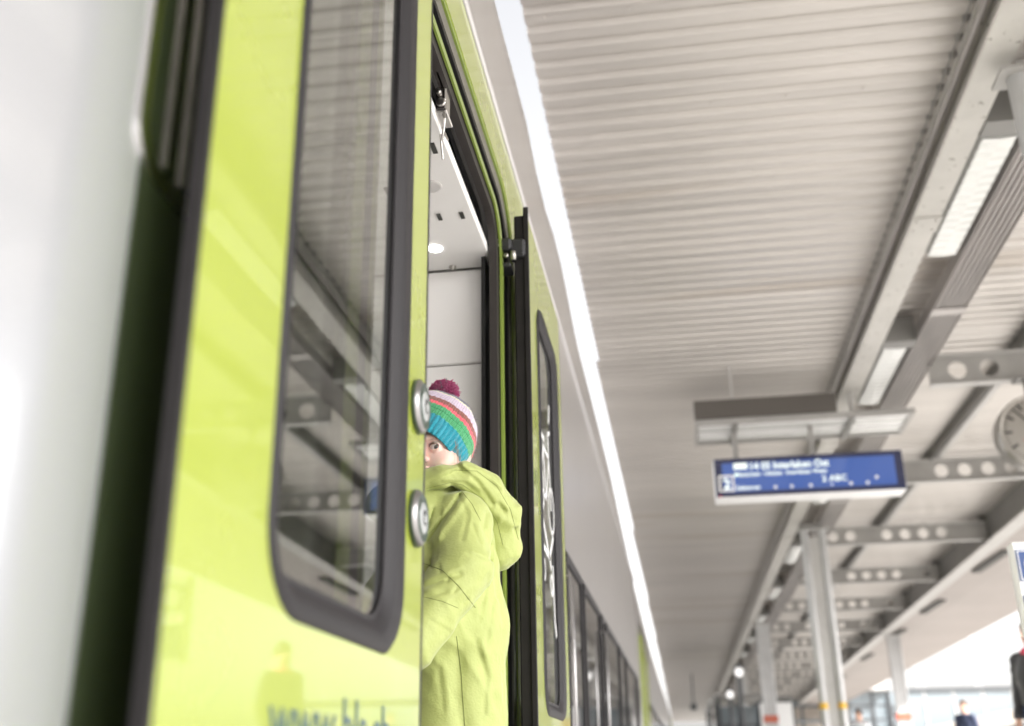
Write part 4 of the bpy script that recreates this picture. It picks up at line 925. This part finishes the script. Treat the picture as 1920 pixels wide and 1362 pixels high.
def jacketf(P):
    d = smin(torsoj(P), cap(P, (-.54, 2.285, .53), (-.55, 2.29, .30), .062, .085), .05); sl = sleeve(P)
    d = d + seg(P, (-.40, 2.30, .33), (-.43, 2.27, .20), .014, .004) + vf(P, TD, .016, .007) - vf(P, TR, .012, .005) + seg(P, (-.395, 2.36, .40), (-.40, 2.36, .28), .012, .005)
    d = smin(d + folds(P, .55), sl + folds(P, .38), .010)
    d = d + vf(P, F1, .0045, .010) - vf(P, [(p[0] + .010, p[1] - .010) for p in F1], .009, .005) + vf(P, F2, .0035, .007) + vf(P, E1, .006, .0045) - vf(P, [(p[0], p[1] + .012) for p in E1], .009, .003)
    d = d + vf(P, BK, .0055, .013) + vf(P, FA, .007, .005) + vf(P, B2, .006, .003) + vf(P, NP, .005, .003) + vf(P, MM, .010, -.003)
    for q in range(0, 10, 2): d = d + vf(P, TK[q:q+2], .0030, .0034)
    for (pts, w_, dp) in (([(-.455, .56), (-.44, .52), (-.452, .47)], .005, .004), ([(-.50, .53), (-.512, .47)], .004, .004), ([(-.43, .50), (-.412, .46)], .004, .004), ([(-.44, .44), (-.40, .42)], .004, .004), ([(-.41, .33), (-.452, .30), (-.49, .27)], .005, .0035), ([(-.42, .25), (-.40, .18), (-.405, .11)], .006, .005), ([(-.50, .20), (-.49, .12)], .007, .005), ([(-.385, .33), (-.40, .25)], .005, .004), ([(-.52, .30), (-.48, .275)], .004, .003)):
        d = d + vf(P, pts, w_, dp*.5) - vf(P, [(p[0] + .008, p[1] + .004) for p in pts], w_*1.3, dp*.4)
    return np.maximum(d, -.12 - P[2])
F1 = [(-.459, .568), (-.532, .470)]; F2 = [(-.519, .541), (-.533, .494)]; E1 = [(-.534, .372), (-.495, .385), (-.458, .396)]
TK = [(-.525, .427), (-.521, .410), (-.505, .417), (-.500, .400), (-.481, .390), (-.486, .379), (-.462, .369), (-.469, .358), (-.441, .341), (-.451, .330)]
HB = [(-.538, .598), (-.480, .620), (-.454, .628)]; BK = [(-.345, .497), (-.361, .468), (-.388, .426)]; FA = [(-.399, .529), (-.406, .494), (-.392, .447)]
P1 = [(-.348, .497), (-.336, .444)]; P2 = [(-.357, .480), (-.353, .439)]; TD = [(-.457, .225), (-.461, .150), (-.450, .085)]; TR = [(-.414, .278), (-.372, .148)]
B2 = [(-.396, .389), (-.414, .300)]; NP = [(-.489, .359), (-.530, .349)]; MM = [(-.485, .342), (-.425, .368)]
jk = nets(jacketf, (-.80, 2.03, -.14), (-.33, 2.56, .68), .0038, 'jacket', 'jacket', ch)
def hoodf(P):
    ch_ = [((-.615, 2.27, .592), .028), ((-.57, 2.245, .598), .026), ((-.505, 2.250, .612), .027), ((-.455, 2.285, .620), .031), ((-.418, 2.35, .605), .042), ((-.398, 2.41, .550), .052), ((-.403, 2.43, .490), .052)]
    d = 9
    for (A, ra), (B, rb) in zip(ch_, ch_[1:]): d = smin(d, cap(P, A, B, ra, rb), .01)
    b2 = [((-.615, 2.27, .592), .028), ((-.65, 2.34, .58), .045), ((-.62, 2.43, .57), .050), ((-.53, 2.485, .54), .055), ((-.45, 2.48, .50), .055), ((-.403, 2.43, .490), .052)]
    for (A, ra), (B, rb) in zip(b2, b2[1:]): d = smin(d, cap(P, A, B, ra, rb), .015)
    d = smin(d, ell(P, (-.48, 2.46, .50), (.10, .07, .075)), .03)
    # facets and pleats
    d = d + seg(P, (-.49, 2.20, .645), (-.44, 2.26, .655), .006, .006) + seg(P, (-.58, 2.20, .60), (-.47, 2.215, .622), .006, .005) + seg(P, (-.47, 2.25, .655), (-.455, 2.26, .625), .005, .005)
    d = d + seg(P, (-.378, 2.36, .565), (-.350, 2.40, .50), .008, .005) + seg(P, (-.365, 2.37, .50), (-.36, 2.39, .45), .006, .007) + seg(P, (-.42, 2.31, .652), (-.385, 2.36, .63), .008, .005)
    d = d + vf(P, HB, .0035, .0045) - vf(P, [(p[0], p[1] + .008) for p in HB], .006, .003) + vf(P, P1, .004, .006) + vf(P, P2, .004, .006)
    for (pts, w_, dp) in (([(-.46, .635), (-.42, .60), (-.385, .545)], .005, .005), ([(-.43, .625), (-.395, .60), (-.37, .575)], .004, .004), ([(-.50, .60), (-.45, .597), (-.42, .575)], .004, .004), ([(-.372, .545), (-.345, .51)], .0045, .005), ([(-.355, .465), (-.335, .42)], .004, .005), ([(-.375, .50), (-.372, .45)], .0045, .006)):
        d = d + vf(P, pts, w_, dp) - vf(P, [(p[0] + .007, p[1] + .006) for p in pts], w_*1.3, dp*.6)
    return d + folds(P, 1.15)
hd_ = nets(hoodf, (-.72, 2.16, .38), (-.32, 2.58, .68), .004, 'hood', 'jacket', jk)
# seams lying on the jacket, found by dropping points onto the mesh
from mathutils.bvhtree import BVHTree
bvh = BVHTree.FromPolygons([v.co.copy() for v in jk.data.vertices], [tuple(p.vertices) for p in jk.data.polygons])
def seam(pts, r=.0011, wob=0):
    out = []
    for a, c in zip(pts, pts[1:]):
        for t in np.linspace(0, 1, 14, endpoint=False): out.append(Vector(a).lerp(Vector(c), t))
    res = []
    for p in out:
        d = p.normalized(); hit = bvh.ray_cast(d*1.6, d)
        if hit[0] is not None: res.append(hit[0] - hit[1]*.0 + d*-.0002)
    return res
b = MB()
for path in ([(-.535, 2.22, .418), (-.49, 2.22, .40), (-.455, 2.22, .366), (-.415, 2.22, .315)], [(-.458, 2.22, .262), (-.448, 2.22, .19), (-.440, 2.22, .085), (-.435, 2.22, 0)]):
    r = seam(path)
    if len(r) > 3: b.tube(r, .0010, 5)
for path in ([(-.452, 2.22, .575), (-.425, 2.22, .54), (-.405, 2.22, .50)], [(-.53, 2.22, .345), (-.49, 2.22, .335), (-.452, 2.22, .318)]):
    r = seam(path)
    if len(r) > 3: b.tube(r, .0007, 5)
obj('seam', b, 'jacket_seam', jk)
bvh2 = bvh; bvh = BVHTree.FromPolygons([v.co.copy() for v in hd_.data.vertices], [tuple(p.vertices) for p in hd_.data.polygons])
b = MB(); r = seam([(-.535, 2.25, .588), (-.479, 2.25, .599), (-.452, 2.25, .592), (-.405, 2.25, .556), (-.375, 2.25, .505), (-.362, 2.25, .45)])
if len(r) > 3: b.tube(r, .0006, 5)
r = seam([(-.48, 2.25, .628), (-.42, 2.25, .622), (-.375, 2.25, .585), (-.345, 2.25, .53), (-.328, 2.25, .46)])
if len(r) > 3: b.tube(r, .0006, 5)
obj('seam', b, 'jacket_seam', hd_); bvh = bvh2
r = seam([(-.372, 2.27, .515), (-.362, 2.27, .495), (-.358, 2.27, .465)])
if len(r) > 3: b = MB(); b.tube(r, .006, 8); obj('reflective_tape', b, 'lining', jk)
nets(lambda P: np.maximum(smin(smin(cap(P, (-.48, 2.34, .0), (-.50, 2.30, -.20), .078, .062), cap(P, (-.50, 2.30, -.20), (-.49, 2.33, -.36), .060, .055), .02), smin(cap(P, (-.57, 2.42, .0), (-.60, 2.39, -.20), .078, .062), cap(P, (-.60, 2.39, -.20), (-.59, 2.42, -.36), .060, .055), .02), .02) + folds(P, .6), P[2] - .02), (-.72, 2.16, -.44), (-.36, 2.54, .04), .008, 'trousers', 'navy_cloth', ch)
for (fx, fy) in ((-.49, 2.33), (-.59, 2.42)):
    nets(lambda P: np.maximum(smin(cap(P, (fx, fy, -.30), (fx, fy + .01, -.40), .048, .045), cap(P, (fx, fy, -.405), (fx - .05, fy - .07, -.41), .042, .036), .02), -.438 - P[2]), (fx - .14, fy - .15, -.45), (fx + .08, fy + .09, -.26), .006, 'boot', 'boot', ch)

# knitted beanie
C = np.array([-.548, 2.350, .735]); th, ph = .64, 1.0; a_ = np.array([math.sin(th)*math.cos(ph), math.sin(th)*math.sin(ph), math.cos(th)])
e1 = np.cross(a_, [0, 0, 1.]); e1 /= np.linalg.norm(e1); e2 = np.cross(a_, e1); RR, HH = .1035, .122
NP_, NT = 560, 190; ts = np.linspace(-.064, HH*.985, NT); V = []; TT = []
rowp = .0042
for t in ts:
    base = RR * math.sqrt(max(0, 1 - (t/HH)**2)) + .0015
    if t < 0: base = RR * math.sqrt(max(0, 1 - (t/(HH*1.35))**2)) 
    for j in range(NP_):
        w = 2*math.pi*j/NP_
        if t < -.018: dr = .0030*(abs(math.sin(26*w + .6*math.sin(t*40))) - .4) + .0005*math.sin(t/rowp*2*math.pi + 3*math.sin(52*w))
        else: dr = .0014*abs(math.sin(50*w)) * (1 + .5*math.sin(t/rowp*2*math.pi)) + .0009*math.cos(t/rowp*2*math.pi + 1.5*abs(math.sin(50*w)))
        dr += .0016*math.sin(5*w + t*30) + .0009*math.sin(11*w + 2)
        p = C + a_*(t + .0006*math.sin(50*w)) + (e1*math.cos(w) + e2*math.sin(w)) * (base + dr); V.append(p)
# inner lining ring so that the brim has thickness
for tt, rr0 in ((-.066, RR*.925 - .002), (-.060, RR*.925 - .006), (-.02, RR - .008)):
    for j in range(NP_): w = 2*math.pi*j/NP_; V.append(C + a_*tt + (e1*math.cos(w) + e2*math.sin(w))*rr0*(math.sqrt(max(0, 1 - (tt/(HH*1.35))**2))/ .925 if tt > -.05 else 1))
b = MB(); b.sh = True; F = []; Mi = []
lim = [-.018, .012, .023, .038, .068, .076]
for i in range(NT - 1):
    tm = (ts[i] + ts[i+1])/2
    for j in range(NP_):
        jj = (j+1) % NP_; tq = tm + .0020*abs(math.sin(50*math.pi*2*j/NP_/2)) + .002*math.sin(3*2*math.pi*j/NP_)
        F.append((i*NP_+j, i*NP_+jj, (i+1)*NP_+jj, (i+1)*NP_+j)); Mi.append(sum(tq > q for q in lim))
rings = [0, NT, NT+1, NT+2]
for a, c in zip(rings, rings[1:]):
    for j in range(NP_): jj = (j+1) % NP_; F.append((c*NP_+j, c*NP_+jj, a*NP_+jj, a*NP_+j)); Mi.append(0)
F.append(tuple((NT-1)*NP_ + j for j in range(NP_))); Mi.append(6)
b.v = [tuple(p) for p in V]; b.f = F; b.m = Mi; b.sm = [True]*len(F)
bn = obj('beanie', b, ['w_teal', 'w_green', 'w_pink', 'w_brown', 'w_lav', 'w_cream', 'w_grey'], ch, 'hand knitted beanie striped teal, green, pink, russet and lavender')
# fuzz of stray fibres
b = MB()
for i in range(1000):
    t = random.uniform(-.05, .10); w = random.uniform(0, 2*math.pi); base = RR*math.sqrt(max(0, 1 - (t/HH)**2)) if t > 0 else RR*math.sqrt(1 - (t/(HH*1.35))**2); n = e1*math.cos(w) + e2*math.sin(w)
    p = C + a_*t + n*base; q = p + n*random.uniform(.003, .008) + np.random.RandomState(i).normal(size=3)*.003; b.tube([p, (p+q)/2 + n*.001, q], [.00035, .0003, .0001], 3, mi=sum(t > k for k in lim) % 7)
obj('loose_fibre', b, ['w_teal', 'w_green', 'w_pink', 'w_brown', 'w_lav', 'w_cream', 'w_grey'], bn); bn.children[-1]['kind'] = 'stuff'
# stray hair at the temple
b = MB(); rs = np.random.RandomState(9)
for i in range(60):
    p = np.array(H(.052 + rs.rand()*.012, .045 - rs.rand()*.03, .035 - rs.rand()*.05)); q = p + r_*(.004 + rs.rand()*.003) + f_*.003 - u_*(.018 + rs.rand()*.02); b.tube([p + r_*.004, (p + q)/2 + r_*.006 + f_*.002, q + r_*.003], [.0003, .00028, .0001], 3)
o = obj('stray_hair', b, 'brow', ch); o['kind'] = 'stuff'
# pompom: thousands of short yarn ends
pc = np.array([-.527, 2.388, .862]); b = MB(); rs = np.random.RandomState(3)
b.lathe(pc - np.array([0, 0, .03]), (0, 0, 1), [(0, .004), (.008, .018), (.02, .027), (.03, .030), (.04, .027), (.052, .018), (.06, .004)], 20)
for i in range(2600):
    d = rs.normal(size=3); d /= np.linalg.norm(d); L = .036 + rs.normal()*.0025; d2 = d + rs.normal(size=3)*.22; d2 /= np.linalg.norm(d2)
    p0 = pc + d*.022; p1 = pc + d*(.030) + rs.normal(size=3)*.001; p2 = p1 + d2*(L - .030); S_ = np.array([1.0, 1.0, .86]); p0, p1, p2 = [pc + (p - pc)*S_ for p in (p0, p1, p2)]
    b.tube([p0, p1, p2], [.0013, .0015, .0010], 4, mi=0 if rs.rand() > .03 else 1)
o = obj('pompom', b, ['w_mag', 'w_grey'], bn)
print('TRIS', sum(len(o.data.polygons) for o in bpy.data.objects if o.type == 'MESH'), 'objs', len(bpy.data.objects))
